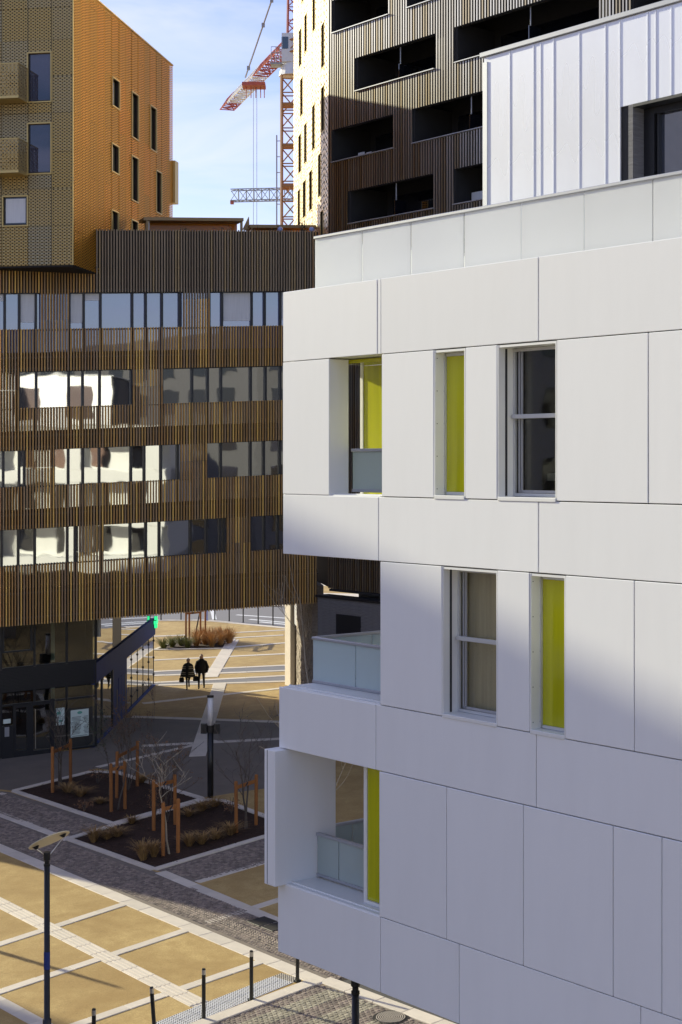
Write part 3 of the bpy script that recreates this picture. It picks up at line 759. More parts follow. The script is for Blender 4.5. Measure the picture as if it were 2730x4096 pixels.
def railing(fr, u0, posts, y, z0, z1, mat, name='railing', t=0.012, ends=True):
    r = box(name, wb, fr, u0, posts[-1], y - 0.035, y + 0.035, z1 - 0.045, z1, 'alu', 0.008)
    box('bottom_rail', r, fr, u0, posts[-1], y - 0.02, y + 0.02, z0, z0 + 0.045, 'alu', 0.005)
    p = [u0] + list(posts)
    for a, b in zip(p, p[1:]):
        box('glass_pane', r, fr, a + 0.010, b - 0.010, y - t / 2, y + t / 2, z0 + 0.03, z1 - 0.03, mat)
        if b != p[-1] or ends: box('post', r, fr, b - 0.028, b + 0.028, y + 0.03, y + 0.07, z0, z1 - 0.045, 'alu_light')
    return r
# terrace on top
railing(WHF, 0.03, [1.17, 2.26, 3.36, 4.46, 5.57, 6.68, 7.8, 8.9, 10, 11.1, 12.2], 0.60, 16.60, 17.478, 'frost')
WHE = Fr(WHF.w(0.0, 0.62, 0)[:2], (0.7764, 0.6302))       # runs along the end of the building
railing(WHE, 0.0, [1.1, 2.2, 3.3, 4.4], -0.05, 16.60, 17.478, 'frost')
box('terrace_floor', wb, WHF, 0.0, 16, 0.06, 17.9, 16.40, 16.50, 'wall_far')
box('parapet_cap', wb, WHF, 0.0, 16, 0.052, 0.40, 16.50, 16.58, 'white_trim')
# middle terrace
railing(WHF, -0.02, [1.02, 2.26], 0.60, 10.60, 11.31, 'frost_m', ends=False)
railing(WHE, 0.03, [1.15, 2.3, 3.4], 0.0, 10.60, 11.31, 'frost_m')
# upper loggia: screen, rail, lime wall
box('screen_panel', wb, WHF, g_, 1.13, -0.004, 0.37, rows['B'][0] + g_, rows['B'][1] - g_, 'white', 0.006)
railing(WHF, 1.16, [2.28], 0.42, 13.56, 14.20, 'frost_d', ends=False)
box('lime_wall', wb, WHF, 0.82, 2.29, 0.92, 0.98, 13.52, 15.455, 'lime')
box('lime_trim', wb, WHF, 0.75, 0.82, 0.90, 1.0, 13.52, 15.50, 'white_trim', 0.004)
box('lime_soffit', wb, WHF, 0.93, 2.29, 0.40, 0.90, 15.46, 15.515, 'lime')
# lower loggia: folded shutter, rails, lime pane
sh_ = box('folded_shutter', wb, WHF, -0.20, 0.07, -0.20, 0.98, rows['F'][0] - 0.01, rows['F'][1] - 0.012, 'white', 0.006)
box('edge_groove', sh_, WHF, -0.13, -0.118, -0.2025, -0.19, rows['F'][0], rows['F'][1] - 0.02, 'joint')
railing(WHF, 0.09, [0.62, 1.22], 0.60, 7.64, 8.31, 'frost_d', ends=False)
railing(WHE, 0.36, [0.75, 1.6, 2.4, 3.2], 0.0, 7.64, 8.36, 'frost_d')
lw_ = box('lime_pane', wb, WHF, 1.70, 2.25, 0.26, 0.275, 7.68, 9.63, 'lime')
mb = MB(WHF); mb.box(1.63, 1.70, 0.24, 0.29, 7.62, 9.64).box(1.70, 2.25, 0.24, 0.29, 7.62, 7.67); mb.build('frame', 'white_trim', lw_)
# penthouse
PY = 2.05
seams = [2.26, 2.80, 3.28, 3.42, 3.67, 4.16, 4.64, 4.90, 5.38, 5.52, 5.78, 6.3, 6.55, 7.05, 7.5, 8.0, 8.6, 9.2, 9.8, 10.4, 11, 11.6, 12.4]
ph = box('penthouse', wb, WHF, 2.30, 5.05, PY + 0.03, 14.0, 16.52, 19.95, 'joint')
box('penthouse_wall', ph, WHF, 9.0, 16, PY + 0.03, 14.0, 16.52, 19.95, 'joint')
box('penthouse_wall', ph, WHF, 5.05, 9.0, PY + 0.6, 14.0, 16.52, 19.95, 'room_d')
box('lintel', ph, WHF, 5.05, 9.0, PY + 0.03, PY + 0.6, 18.86, 19.95, 'joint')
for a, b in zip(seams, seams[1:]):
    z0 = 18.83 if 5.0 < (a + b) / 2 < 9.0 else 16.52
    if a < 5.0 < b: pass
    box('zinc_sheet', ph, WHF, a + 0.001, b - 0.001, PY, PY + 0.028, z0, 20.025, 'zinc')
    box('standing_seam', ph, WHF, b - 0.011, b + 0.011, PY - 0.009, PY, z0, 20.02, 'zinc', 0.002)
box('corner_flashing', ph, WHF, 2.245, 2.335, PY - 0.014, PY - 0.001, 17.5, 19.95, 'alu_light')
box('corner_flashing', ph, WHF, 2.235, 2.33, PY - 0.018, PY - 0.004, 16.52, 17.5, 'alu_light')
box('roof_fascia', ph, WHF, 2.20, 16, PY - 0.04, 14.1, 20.03, 20.10, 'alu', 0.006)
for k in range(16): box('zinc_sheet', ph, WHF, 2.255, 2.299, PY + 0.03 + k * 0.74, PY + 0.76 + k * 0.74, 16.52, 20.02, 'zinc')
for k in range(3): box('end_window', ph, WHF, 2.235, 2.254, PY + 1.5 + k * 3.6, PY + 3.3 + k * 3.6, 17.0, 19.2, 'darkglass')
pw = box('window', ph, WHF, 5.32, 9.0, PY + 0.30, PY + 0.315, 16.55, 18.72, 'skyglass')
box('jamb', pw, WHF, 5.051, 5.13, PY - 0.004, PY + 0.29, 16.53, 18.83, 'concrete')
mb = MB(WHF); mb.box(5.13, 5.31, PY + 0.22, PY + 0.31, 16.53, 18.83).box(5.31, 9, PY + 0.22, PY + 0.29, 18.70, 18.83).box(5.345, 5.375, PY + 0.24, PY + 0.298, 16.55, 18.70); mb.build('frame', 'frame', pw)
box('head', pw, WHF, 5.13, 9.0, PY - 0.004, PY + 0.215, 18.79, 18.83, 'frame')

# ------------------------------------------------------------------ wood building over the passage
WD = Fr((-14.24, 66.0), (0.9448, 0.3275), 0.042)
wd = thing('wood_slat_building', 'office building clad in brown timber slats bridging over the passage', 'building', WD.w(0, 0.5, 1.3))
ZT = 14.0
rowz = [(ZT + 7.04 - 3.3 * k, ZT + 5.52 - 3.3 * k) for k in range(4)]      # (top, bottom) of each window row
SOFF = 7.13; PTOP = 23.74; PLOW = ZT + 8.05
open_ = [  # visible openings (bare of slats) per row
    [(-9.5, -3.5), (-2.6, 1.60), (2.82, 7.78), (9.0, 13.7)],
    [(-10, -6), (-5, -0.3), (0.76, 5.62), (6.90, 13.6)],
    [(-9, -2.2), (-1.6, 1.04), (2.22, 7.66), (8.83, 13.6)],
    [(-10, -6.5), (-5.5, 3.20), (4.30, 9.72), (10.84, 13.6)]]
mull = [
    [-1.2, -0.5, 0.21, 0.81, 1.5, 2.91, 3.52, 4.24, 5.61, 6.2, 6.91, 7.69, 9.02, 9.59, 10.94, 11.54, 12.26, 12.95, 13.7],
    [-5, -3.2, -2.0, -0.4, 0.79, 1.52, 2.89, 3.48, 4.21, 5.57, 6.92, 8.25, 8.95, 9.55, 10.9, 11.58, 12.26, 12.95, 13.6],
    [-2.2, -0.6, 0.15, 0.81, 1.02, 2.25, 2.87, 3.49, 4.19, 5.56, 6.14, 6.87, 7.6, 8.87, 9.54, 10.89, 11.5, 12.24, 12.95, 13.6],
    [-3, -1.3, -0.6, 0.08, 0.77, 1.46, 2.83, 3.16, 4.32, 5.53, 6.21, 6.8, 8.18, 8.89, 9.5, 9.68, 10.86, 11.52, 12.15, 12.9, 13.6]]
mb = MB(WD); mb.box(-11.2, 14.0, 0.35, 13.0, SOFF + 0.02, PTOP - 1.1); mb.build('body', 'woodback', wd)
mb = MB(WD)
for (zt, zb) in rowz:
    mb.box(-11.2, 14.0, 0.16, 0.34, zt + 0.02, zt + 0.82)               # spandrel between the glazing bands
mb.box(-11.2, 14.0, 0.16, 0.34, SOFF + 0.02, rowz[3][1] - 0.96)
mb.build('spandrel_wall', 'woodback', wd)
mb = MB(WD); mb.box(4.03, 14.0, 0.05, 0.15, PTOP - 1.6, PTOP - 0.03); mb.box(4.03, 14, 0.16, 2.0, PTOP - 1.05, PTOP - 0.95); mb.build('parapet', 'woodback', wd)
for k, ms in enumerate(mull):
    zt, zb = rowz[k]
    for a, b in zip(ms, ms[1:]):
        w = box('window', wd, WD, a + 0.03, b - 0.03, 0.20, 0.22, zb - 0.95, zt, 'solar_up' if k == 0 else 'solar')
        box('mullion', w, WD, b - 0.045, b + 0.045, 0.06, 0.34, zb - 0.95, zt + 0.02, 'frame')
        if k == 0 and RN.random() < 0.4 and b > 0:
            box('blind', w, WD, a + 0.05, b - 0.05, 0.17, 0.185, zt - RN.choice((0.3, 1.2, 1.25)), zt - 0.01, 'curtain')
    box('sill_rail', wd, WD, -11.2, 14.0, -0.03, 0.02, zb - 0.03, zb + 0.0, 'frame')
    box('head_rail', wd, WD, -11.2, 14.0, 0.03, 0.16, zt - 0.0, zt + 0.05, 'frame')
segs = []
pitch = 0.1225
n0 = int(-11.1 / pitch)
for i in range(n0, int(13.95 / pitch) + 1):
    u = i * pitch
    top = PTOP if u > 4.03 else PLOW
    cuts = []
    for k in range(4):
        zt, zb = rowz[k]
        if any(a <= u <= b for a, b in open_[k]): cuts.append((zt, zb))
    z = top
    for zt, zb in cuts:
        segs.append((u, z, zt + 0.02)); z = zb + 0.02
    segs.append((u, z, SOFF))
segs2 = []
for u, a, b in segs:                                     # slats come in lengths of about a storey, butted with a small gap
    if a - b > 4.2:
        h = (a + b) / 2; segs2 += [(u, a, h + 0.006), (u, h - 0.006, b)]
    else: segs2.append((u, a, b))
vis_ = [s for s in segs2 if 0.0 <= s[0] <= 13.9]
vis_.sort(key=lambda s: s[2] - s[1])
single = set(vis_[:300])
mb = MB(WD)
for s in segs2:
    u, a, b = s
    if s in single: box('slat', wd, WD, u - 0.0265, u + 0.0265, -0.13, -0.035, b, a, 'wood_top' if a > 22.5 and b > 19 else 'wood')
    else: mb.box(u - 0.0265, u + 0.0265, -0.13, -0.035, b, a)
o = mb.build('slats', 'wood', wd); o['kind'] = 'stuff'
for k, (zt, zb) in enumerate(rowz):
    box('slat_rail', wd, WD, -11.2, 14.0, -0.03, 0.05, zt + 0.10, zt + 0.16, 'frame')
    box('slat_rail', wd, WD, -11.2, 14.0, -0.03, 0.05, zb - 1.2, zb - 1.14, 'frame')
box('slat_rail', wd, WD, -11.2, 14.0, -0.03, 0.05, SOFF + 0.25, SOFF + 0.31, 'frame')
mb = MB(WD); mb.box(-11.2, 4.0, -0.12, 0.30, PLOW + 0.02, PLOW + 0.12); mb.build('ledge', 'woodback', wd)
for u_ in (0.62, 1.9, 2.75): box('bracket', wd, WD, u_, u_ + 0.2, -0.16, -0.02, PLOW - 0.02, PLOW + 0.05, 'stake')

# shops under the wood building
SFF = Fr((-14.42, 66.84), (3.68, 1.74), 0.042); SRF = Fr((-10.74, 68.58), (0.79, 15.67), 0.0309)
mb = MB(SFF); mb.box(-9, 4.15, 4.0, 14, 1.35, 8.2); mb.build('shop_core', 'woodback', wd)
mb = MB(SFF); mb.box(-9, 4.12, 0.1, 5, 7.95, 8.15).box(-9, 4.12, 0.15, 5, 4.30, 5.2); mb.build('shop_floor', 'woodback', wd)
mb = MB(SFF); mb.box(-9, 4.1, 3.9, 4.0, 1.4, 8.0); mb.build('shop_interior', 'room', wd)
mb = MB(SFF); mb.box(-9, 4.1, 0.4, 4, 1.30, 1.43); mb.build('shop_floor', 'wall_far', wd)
mb = MB(SFF)
mb.box(-9, 4.2, 0.0, 0.12, 4.22, 5.20); bandp = mb.build('fascia_band', 'frame', wd)
for k in range(16): box('band_rib', bandp, SFF, -2.0, 4.19, -0.012, 0.0, 4.25 + k * 0.06, 4.278 + k * 0.06, 'frame')
for u_ in (2.44, 3.25): box('pier', wd, SFF, u_, u_ + 0.3, 0.9, 1.2, 1.4, 8.0, 'poster')
ub = [-5, -3.6, -2.1, -0.75, 0.04, 1.48, 2.89, 4.18]
for a, b in zip(ub, ub[1:]):
    for z0, z1, lo in ((5.24, 8.0, 0), (3.68, 4.18, 1), (1.52, 3.64, 2)):
        if lo == 2 and a == 0.04:
            w = box('shop_door', wd, SFF, 0.62, 1.2, 0.05, 0.065, z0, z1 - 0.05, 'shopglass')
            mbf = MB(SFF); mbf.box(0.55, 0.68, 0.0, 0.08, 1.43, 3.7).box(1.14, 1.34, 0.0, 0.08, 1.43, 3.7).box(0.68, 1.14, 0.0, 0.08, 1.43, 1.7).box(0.68, 1.14, 0.0, 0.08, 3.52, 3.7); mbf.build('door_frame', 'frame', w)
            box('intercom', w, SFF, 0.19, 0.38, -0.03, 0.0, 2.36, 2.76, 'alu')
            box('side_panel', w, SFF, 0.07, 0.54, 0.0, 0.06, 1.43, 2.82, 'frame'); box('notice', w, SFF, 0.13, 0.45, -0.004, 0.0, 2.91, 3.10, 'poster')
            box('side_light', w, SFF, 0.07, 0.54, 0.02, 0.035, 2.83, 3.7, 'shopglass')
            continue
        if lo == 2 and a == 1.48:
            w = box('shop_door', wd, SFF, 1.42, 2.15, 0.05, 0.065, z0, z1 - 0.05, 'shopglass')
            mbf = MB(SFF); mbf.box(1.34, 1.42, 0, 0.08, 1.43, 3.7).box(2.15, 2.35, 0.0, 0.08, 1.43, 3.75).box(1.42, 2.15, 0.0, 0.08, 1.43, 1.62).box(1.42, 2.15, 0.0, 0.08, 3.55, 3.7); mbf.build('door_frame', 'frame', w)
            mbf = MB(SFF); mbf.tube([(1.5, -0.05, 1.7), (1.5, -0.05, 3.4)], 0.018, 8); mbf.build('handle', 'steel', w)
            box('side_light', w, SFF, 2.36, 2.86, 0.05, 0.065, 1.5, 3.64, 'shopglass')
            continue
        w = box('shop_window', wd, SFF, a + 0.04, b - 0.04, 0.05, 0.065, z0, z1, 'shopglass')
        box('frame_post', w, SFF, b - 0.045, b + 0.045, 0.0, 0.09, z0 - 0.03, z1 + 0.04, 'frame')
        box('frame_bar', w, SFF, a + 0.05, b - 0.05, 0.0, 0.09, z0 - 0.05, z0 + 0.03, 'frame')
mb = MB(SFF); mb.box(0.1, 1.4, 0.0, 0.05, 5.9, 5.97).box(0.1, 0.18, 0, 0.05, 5.97, 7.1).box(1.3, 1.4, 0, 0.05, 5.97, 7.1); mb.build('window_sash', 'frame', wd)
po = box('poster', wd, SFF, 3.06, 3.86, 0.02, 0.03, 1.99, 3.16, 'poster')
for k in range(14):
    z = 2.84 - k * 0.056; a = 3.10 + (0.0 if k % 3 else RN.uniform(0, .1)); L = RN.uniform(0.3, 0.45)
    box('print_line', po, SFF, a, a + L, 0.016, 0.0195, z, z + 0.022, 'ink')
    if k not in (5, 6): box('print_line', po, SFF, 3.82 - RN.uniform(0.12, 0.3), 3.82, 0.016, 0.0195, z, z + 0.022, 'ink')
box('print_line', po, SFF, 3.12, 3.8, 0.016, 0.0195, 2.02, 2.045, 'ink')
mb = MB(SFF); mb.v = [SFF.w(3.46 + 0.11 * math.cos(t * math.pi / 10), 0.015, 3.03 + 0.06 * math.sin(t * math.pi / 10)) for t in range(20)]; mb.f = [tuple(range(20))]; mb.build('print_emblem', 'inkgreen', po)
po = box('poster', wd, SFF, 2.42, 2.79, 0.03, 0.04, 2.58, 3.32, 'poster')
box('print_line', po, SFF, 2.46, 2.62, 0.026, 0.0295, 3.04, 3.16, 'inkgreen'); box('print_line', po, SFF, 2.55, 2.72, 0.026, 0.0295, 2.72, 2.80, 'inkgreen')
for k in range(5): box('print_line', po, SFF, 2.45, 2.45 + RN.uniform(.18, .3), 0.026, 0.0295, 2.62 + k * 0.075, 2.635 + k * 0.075, 'ink')
# side of the shops along the passage
for a, b in ((0.05, 2.0), (2.0, 4.4)):
    w = box('side_window', wd, SRF, a + 0.03, b - 0.03, 0.05, 0.065, 1.66, 4.3, 'sideglass'); box('frame_post', w, SRF, b - 0.05, b + 0.05, 0.0, 0.08, 1.6, 4.3, 'frame')
dp_ = box('side_door', wd, SRF, 4.52, 7.8, 0.0, 0.06, 1.62, 4.32, 'bluepanel')
for a in (5.6, 6.4): box('door_leaf', dp_, SRF, a, a + 0.75, -0.02, 0.0, 1.66, 3.7, 'bluepanel', 0.008)
box('louvre', dp_, SRF, 5.2, 5.4, -0.012, 0.0, 2.3, 3.2, 'frame'); box('louvre', dp_, SRF, 7.3, 7.45, -0.012, 0.0, 1.8, 3.6, 'frame')
us_ = [7.86, 9.22, 10.88, 12.49, 14.15, 15.72]
for a, b in zip(us_, us_[1:]):
    w = box('side_window', wd, SRF, a + 0.012, b - 0.012, 0.05, 0.065, 1.68, 4.30, 'sideglass'); box('frame_post', w, SRF, b - 0.012, b + 0.012, 0.03, 0.08, 1.68, 4.3, 'frame')
    mbf = MB(SRF)
    for q in range(3): mbf.tube([(b, 0.04, 2.2 + q * 0.9), (b, 0.0, 2.2 + q * 0.9)], 0.05, 8)
    mbf.build('glass_fixing', 'frame', w)
box('fascia_band', wd, SRF, 0.02, 15.7, -0.05, 0.12, 4.34, 5.22, 'bluepanel')
box('base_channel', wd, SRF, 0.02, 15.75, -0.04, 0.1, 1.58, 1.66, 'bluepanel')
for a, b, m_ in ((0.05, 4.5, 'sideglass'), (4.5, 6.6, 'frame'), (6.6, 15.7, 'sideglass')):
    box('upper_window', wd, SRF, a + 0.03, b - 0.03, 0.05, 0.065, 5.25, 8.0, m_)
mb = MB(SRF); mb.box(0.1, 15.7, 0.35, 5.0, 1.2, 8.0); mb.build('shop_core', 'woodback', wd)
mbf = MB(SRF); mbf.tube([(0.9, -0.05, 6.3), (0.9, -0.05, 7.6)], 0.09, 10); mbf.build('wall_light', 'alu', wd)
cr = thing('pharmacy_cross', 'glowing green pharmacy cross on the end of the side fascia of the shops', 'sign', SRF.w(15.5, -0.3, 5.4))
cz = 5.05
CB = ((15.02, 15.22, -0.1, 0.1), (15.22, 15.42, -0.32, 0.32), (15.42, 15.62, -0.1, 0.1))
mb = MB(SRF)
for a, b, c, d in CB: mb.box(a, b, -0.20, -0.06, cz + c, cz + d)
mb.build('cross_box', 'frame', cr)
mb = MB(SRF)
for a, b, c, d in CB: mb.box(a + .012, b - .012, -0.212, -0.203, cz + c + .01, cz + d - .01); mb.box(a + .012, b - .012, -0.19, -0.08, cz + c - 0.008, cz + c - .002)
mb.box(15.012, 15.018, -0.19, -0.08, cz - 0.09, cz + .09); mb.box(15.212, 15.218, -0.19, -0.08, cz - 0.31, cz - .11); mb.box(15.212, 15.218, -0.19, -0.08, cz + 0.11, cz + .31)
mb.build('lit_face', 'cross', cr)

# ------------------------------------------------------------------ gold mesh building, left
GF = Fr((-10.94, 64.5), (0.98, -0.18)); GR = Fr((-10.94, 64.5), (0.18, 0.98))
gb = thing('gold_mesh_building', 'golden apartment block of expanded metal mesh standing on the slat building', 'building', (-11.5, 68, 22.06))
ZB, ZG = 22.06, 33.70
mb = MB(GF); 
mb.v = []; mb = MB()
foot = [GF.w(-14.0, 0.12, 0), GF.w(-0.12, 0.12, 0), GR.w(14.15, 0.12, 0), GR.w(14.15, 13, 0)]
mb.prism([(p.x, p.y) for p in foot], ZB + 0.02, ZG - 0.05); mb.build('body', 'goldback', gb)
fw_ = [(-1.98, -0.91, 28.74, 30.82), (-1.98, -0.91, 25.8, 27.92), (-3.06, -1.93, 23.69, 24.96), (-5.6, -4.5, 28.74, 30.82), (-5.6, -4.5, 25.8, 27.92)]
cols = [-8.2, -7.2, -6.2, -5.15, -4.1, -3.09, -1.98, -0.93, 0.0]
rows_g = [ZB, 23.69, 25.2, 26.7, 28.3, 29.8, 31.3, 32.6, ZG]
for a, b in zip(cols, cols[1:]):
    for p, q in zip(rows_g, rows_g[1:]):
        for r_ in rects_minus(a, b, p, q, fw_):
            box('mesh_panel', gb, GF, r_[0] + 0.006, r_[1] - 0.006, 0.0, 0.012, r_[2] + 0.006, r_[3] - 0.006, 'goldF')
def gold_window(fr, a, b, p, q, mat, dep=0.10, curtain=False, trim='goldtrim', t=0.05, pr=0.04):
    w = box('window', gb if fr in (GF, GR) else tg, fr, a + t, b - t, dep, dep + 0.015, p + t, q - t, mat)
    mbf = MB(fr)
    mbf.box(a, a + t, -pr, .02, p, q).box(b - t, b, -pr, .02, p, q).box(a + t, b - t, -pr, .02, p, p + t).box(a + t, b - t, -pr, .02, q - t, q)
    mbf.build('window_surround', trim, w)
    mbf = MB(fr); mbf.box(a, a + t, .021, dep + .03, p, q).box(b - t, b, .021, dep + .03, p, q).box(a + t, b - t, .021, dep + .03, p, p + t).box(a + t, b - t, .021, dep + .03, q - t, q); mbf.build('reveal', 'goldback' if fr is not GF else trim, w)
    if fr is GF:
        mbf = MB(fr); mbf.box(a + t, a + t + 0.05, dep - 0.03, dep - 0.004, p + t, q - t).box(b - t - 0.05, b - t, dep - 0.03, dep - 0.004, p + t, q - t).box(a + t + .05, b - t - .05, dep - 0.03, dep - 0.004, p + t, p + t + 0.06); mbf.build('window_frame', 'frame', w)
    if curtain: box('curtain', w, fr, a + 0.13, b - 0.14, dep - 0.02, dep - 0.012, p + 0.16, q - 0.12, 'curtain')
for k, (a, b, p, q) in enumerate(fw_): gold_window(GF, a, b, p, q, 'bluepane', 0.09, k == 2)
rw = [(4.91, 5.95, 29.65, 30.95), (7.68, 8.7, 28.83, 30.95), (10.49, 11.5, 28.83, 30.95), (4.85, 5.87, 26.75, 28.03), (7.65, 8.67, 25.95, 28.03), (11.42, 12.35, 25.98, 28.03), (4.82, 5.8, 23.75, 25.1), (7.62, 8.6, 23.0, 25.1)]
cR = [0.0, 1.0, 2.0, 2.99, 3.94, 4.91, 5.9, 6.84, 7.74, 8.67, 9.61, 10.52, 11.52, 12.44, 13.34, 14.26]
for i, (a, b) in enumerate(zip(cR, cR[1:])):
    off = (i * 1.27) % 2.4
    zs = [ZB] + [z for z in [ZB - 1 + off + 2.4 * k for k in range(7)] if ZB + 0.3 < z < ZG - 0.3] + [ZG]
    for p, q in zip(zs, zs[1:]):
        for r_ in rects_minus(a, b, p, q, rw):
            box('mesh_panel', gb, GR, r_[0] + 0.006, r_[1] - 0.006, 0.0, 0.012, r_[2] + 0.006, r_[3] - 0.006, 'goldR')
for r_ in rw: gold_window(GR, *r_, 'darkglass', 0.11)
box('roof_cap', gb, GR, -0.05, 14.3, -0.03, 0.3, ZG, ZG + 0.06, 'goldtrim'); box('roof_cap', gb, GF, -13.9, -0.31, -0.03, 0.3, ZG, ZG + 0.06, 'goldtrim')
box('corner_trim', gb, GF, -0.02, 0.02, -0.02, 0.02, ZB, ZG, 'goldtrim')
mb = MB(); mb.prism([(p.x, p.y) for p in [GF.w(-14, 0.0, 0), GF.w(-0.02, 0.02, 0), GR.w(14, 0.02, 0), GR.w(14, 13, 0)]], ZB - 0.06, ZB + 0.015); mb.build('soffit', 'woodback', gb)
for z0, z1 in ((28.74, 30.12), (25.72, 27.08)):
    bl = box('balcony', gb, GF, -4.6, -1.95, -1.0, 0.0, z0, z0 + 0.10, 'goldtrim')
    for a, b in ((-4.6, -3.27), (-3.27, -1.95)): box('mesh_panel', bl, GF, a + 0.005, b - 0.005, -1.0, -0.99, z0 + 0.10, z1, 'goldB')
    SB = Fr(GF.w(-1.95, -1.0, 0)[:2], (0.18, 0.98))
    for a, b in ((0, 0.34), (0.34, 0.67), (0.67, 0.99)): box('mesh_panel', bl, SB, a + 0.012, b - 0.006, 0.0, 0.01, z0 + 0.10, z1, 'goldB')
    box('balcony_rail', bl, GF, -4.6, -1.95, -1.02, -0.97, z1, z1 + 0.04, 'goldtrim'); box('balcony_rail', bl, SB, 0.04, 0.99, -0.01, 0.04, z1, z1 + 0.04, 'goldtrim')
GE = Fr(GR.w(14.26, 0, 0)[:2], (-0.98, 0.18))
for z0, z1 in ((23.3, 24.3), (26.9, 29.0)): box('end_balcony', gb, GE, -0.12, 1.5, -0.6, -0.02, z0, z1, 'goldtrim')

# ------------------------------------------------------------------ tower, right
TW = Fr((-0.56, 70.0), (0.6302, -0.7764)); TL = Fr((-2.44, 81.4), (0.163, -0.987))
tg = thing('slat_tower', 'tall tower with bronze vertical slats, dark loggias and a golden mesh flank', 'building', (3, 70, 2.0))
ZTOP = 46.0
sills = [18.7, 21.55, 24.4, 27.25, 30.1, 32.95, 35.8, 38.65]
log_ = {24.4: [(1.45, 6.92), (8.12, 13.0), (14.4, 20)], 27.25: [(0.27, 4.42), (5.64, 11.9), (13.3, 19)], 30.1: [(1.94, 6.98), (8.22, 15.88), (17.4, 24)], 32.95: [(0.32, 4.11), (5.29, 11.5), (12.7, 15.4), (16.5, 23)],
        35.8: [(1.4, 6.0), (7.4, 13.0)], 38.65: [(0.3, 5.2), (6.6, 13)], 21.55: [(0.4, 5), (6.5, 12)]}
holes = [(a, b, s, s + 1.42) for s, l_ in log_.items() for a, b in l_]
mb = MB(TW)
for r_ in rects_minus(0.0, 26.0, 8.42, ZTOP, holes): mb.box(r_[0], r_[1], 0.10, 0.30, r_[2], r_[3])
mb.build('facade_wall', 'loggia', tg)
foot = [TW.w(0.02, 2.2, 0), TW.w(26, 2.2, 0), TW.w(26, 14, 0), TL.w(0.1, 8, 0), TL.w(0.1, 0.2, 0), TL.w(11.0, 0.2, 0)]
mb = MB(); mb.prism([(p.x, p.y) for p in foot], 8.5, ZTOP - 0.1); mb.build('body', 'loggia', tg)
for s in sills:
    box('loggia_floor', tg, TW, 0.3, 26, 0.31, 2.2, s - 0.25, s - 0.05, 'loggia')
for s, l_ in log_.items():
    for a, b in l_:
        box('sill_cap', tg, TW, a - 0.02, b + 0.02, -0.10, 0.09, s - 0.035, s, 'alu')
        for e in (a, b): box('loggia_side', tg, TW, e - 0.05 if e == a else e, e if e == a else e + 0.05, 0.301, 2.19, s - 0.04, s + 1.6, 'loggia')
        m_ = (a + b) / 2
        if b - a > 4.5: box('divider_rail', tg, TW, m_ - 0.02, m_ + 0.02, 0.25, 0.9, s, s + 0.72, 'darkglass'); mbp = MB(TW); mbp.tube([(m_ + 0.05, 0.3, s + 0.7), (m_ + 0.05, 0.3, s + 1.42)], 0.025, 6); mbp.build('post', 'alu', tg)
        box('loggia_window', tg, TW, a + 0.4, b - 0.6, 2.17, 2.19, s + 0.1, s + 1.35, 'darkglass')
box('lit_pane', tg, TW, 0.62, 1.05, 1.2, 1.22, 27.27, 27.75, 'curtain'); box('lit_pane', tg, TW, 1.08, 1.4, 1.3, 1.32, 27.27, 27.72, 'curtain')
box('lit_pane', tg, TW, 8.2, 9.05, 0.9, 0.92, 24.42, 24.95, 'curtain'); box('wall_lamp', tg, TW, 1.45, 1.7, 2.1, 2.16, 33.55, 33.85, 'white_trim')
segs = []
pt = 0.157
for i in range(0, int(25.9 / pt)):
    u = 0.05 + i * pt
    hs_ = sorted([(h[2], h[3]) for h in holes if h[0] - 0.02 <= u <= h[1] + 0.02])
    z = 8.42
    for p, q in hs_: segs.append((u, z, p - 0.04)); z = q
    segs.append((u, z, ZTOP))
vis_ = []
for s in segs:
    y_ = 70 - 0.7764 * s[0]; px_ = 784 + 3633 * (-0.56 + 0.6302 * s[0]) / y_
    if px_ < 1115 and s[2] > 24.0 and s[1] < 34.3: vis_.append(s)
vis_.sort(key=lambda s: s[0]); single = set(vis_[:300])
mb = MB(TW)
for s in segs:
    u, p, q = s
    if s in single: box('slat', tg, TW, u - 0.033, u + 0.033, -0.03, 0.02, p, q, 'bronze')
    else: mb.box(u - 0.033, u + 0.033, -0.03, 0.02, p, q)
o = mb.build('slats', 'bronze', tg); o['kind'] = 'stuff'
# golden flank
tlw = [(2.05, 2.95, 33.75, 35.65), (4.0, 4.85, 33.95, 35.86), (6.75, 7.6, 34.25, 36.2), (9.5, 10.4, 31.85, 33.9), (2.5, 3.4, 31.18, 33.1), (6.6, 7.45, 28.7, 30.85), (9.45, 10.4, 28.95, 31.05), (1.85, 2.8, 28.46, 30.41), (3.9, 4.75, 28.58, 30.55),
       (5.65, 6.6, 25.99, 27.92), (3.45, 4.45, 25.98, 27.82), (1.6, 2.45, 25.75, 27.71), (8.5, 9.3, 26.17, 28.19), (9.2, 10.05, 23.6, 25.46), (7.0, 7.85, 37, 39), (10.2, 11.0, 34.7, 36.7), (3.0, 3.8, 36.7, 38.6)]
cT = [0.0, 0.95, 1.9, 2.85, 3.8, 4.75, 5.7, 6.65, 7.6, 8.55, 9.5, 10.45, 11.55]
for i, (a, b) in enumerate(zip(cT, cT[1:])):
    zs = [22.0] + [23.2 + (i * 1.1) % 2.85 + 2.85 * k for k in range(8)] + [ZTOP]
    zs = [z for z in zs if z <= ZTOP]
    for p, q in zip(zs, zs[1:]):
        if q - p < 0.05: continue
        for r_ in rects_minus(a, b, p, q, tlw):
            box('mesh_panel', tg, TL, r_[0] + 0.006, r_[1] - 0.006, 0.0, 0.012, r_[2] + 0.006, r_[3] - 0.006, 'goldT')
mb = MB(TL)
for r_ in rects_minus(0.0, 11.4, 8.42, ZTOP, tlw): mb.box(r_[0], r_[1], 0.10, 0.19, r_[2], r_[3])
mb.build('flank_wall', 'goldback', tg)
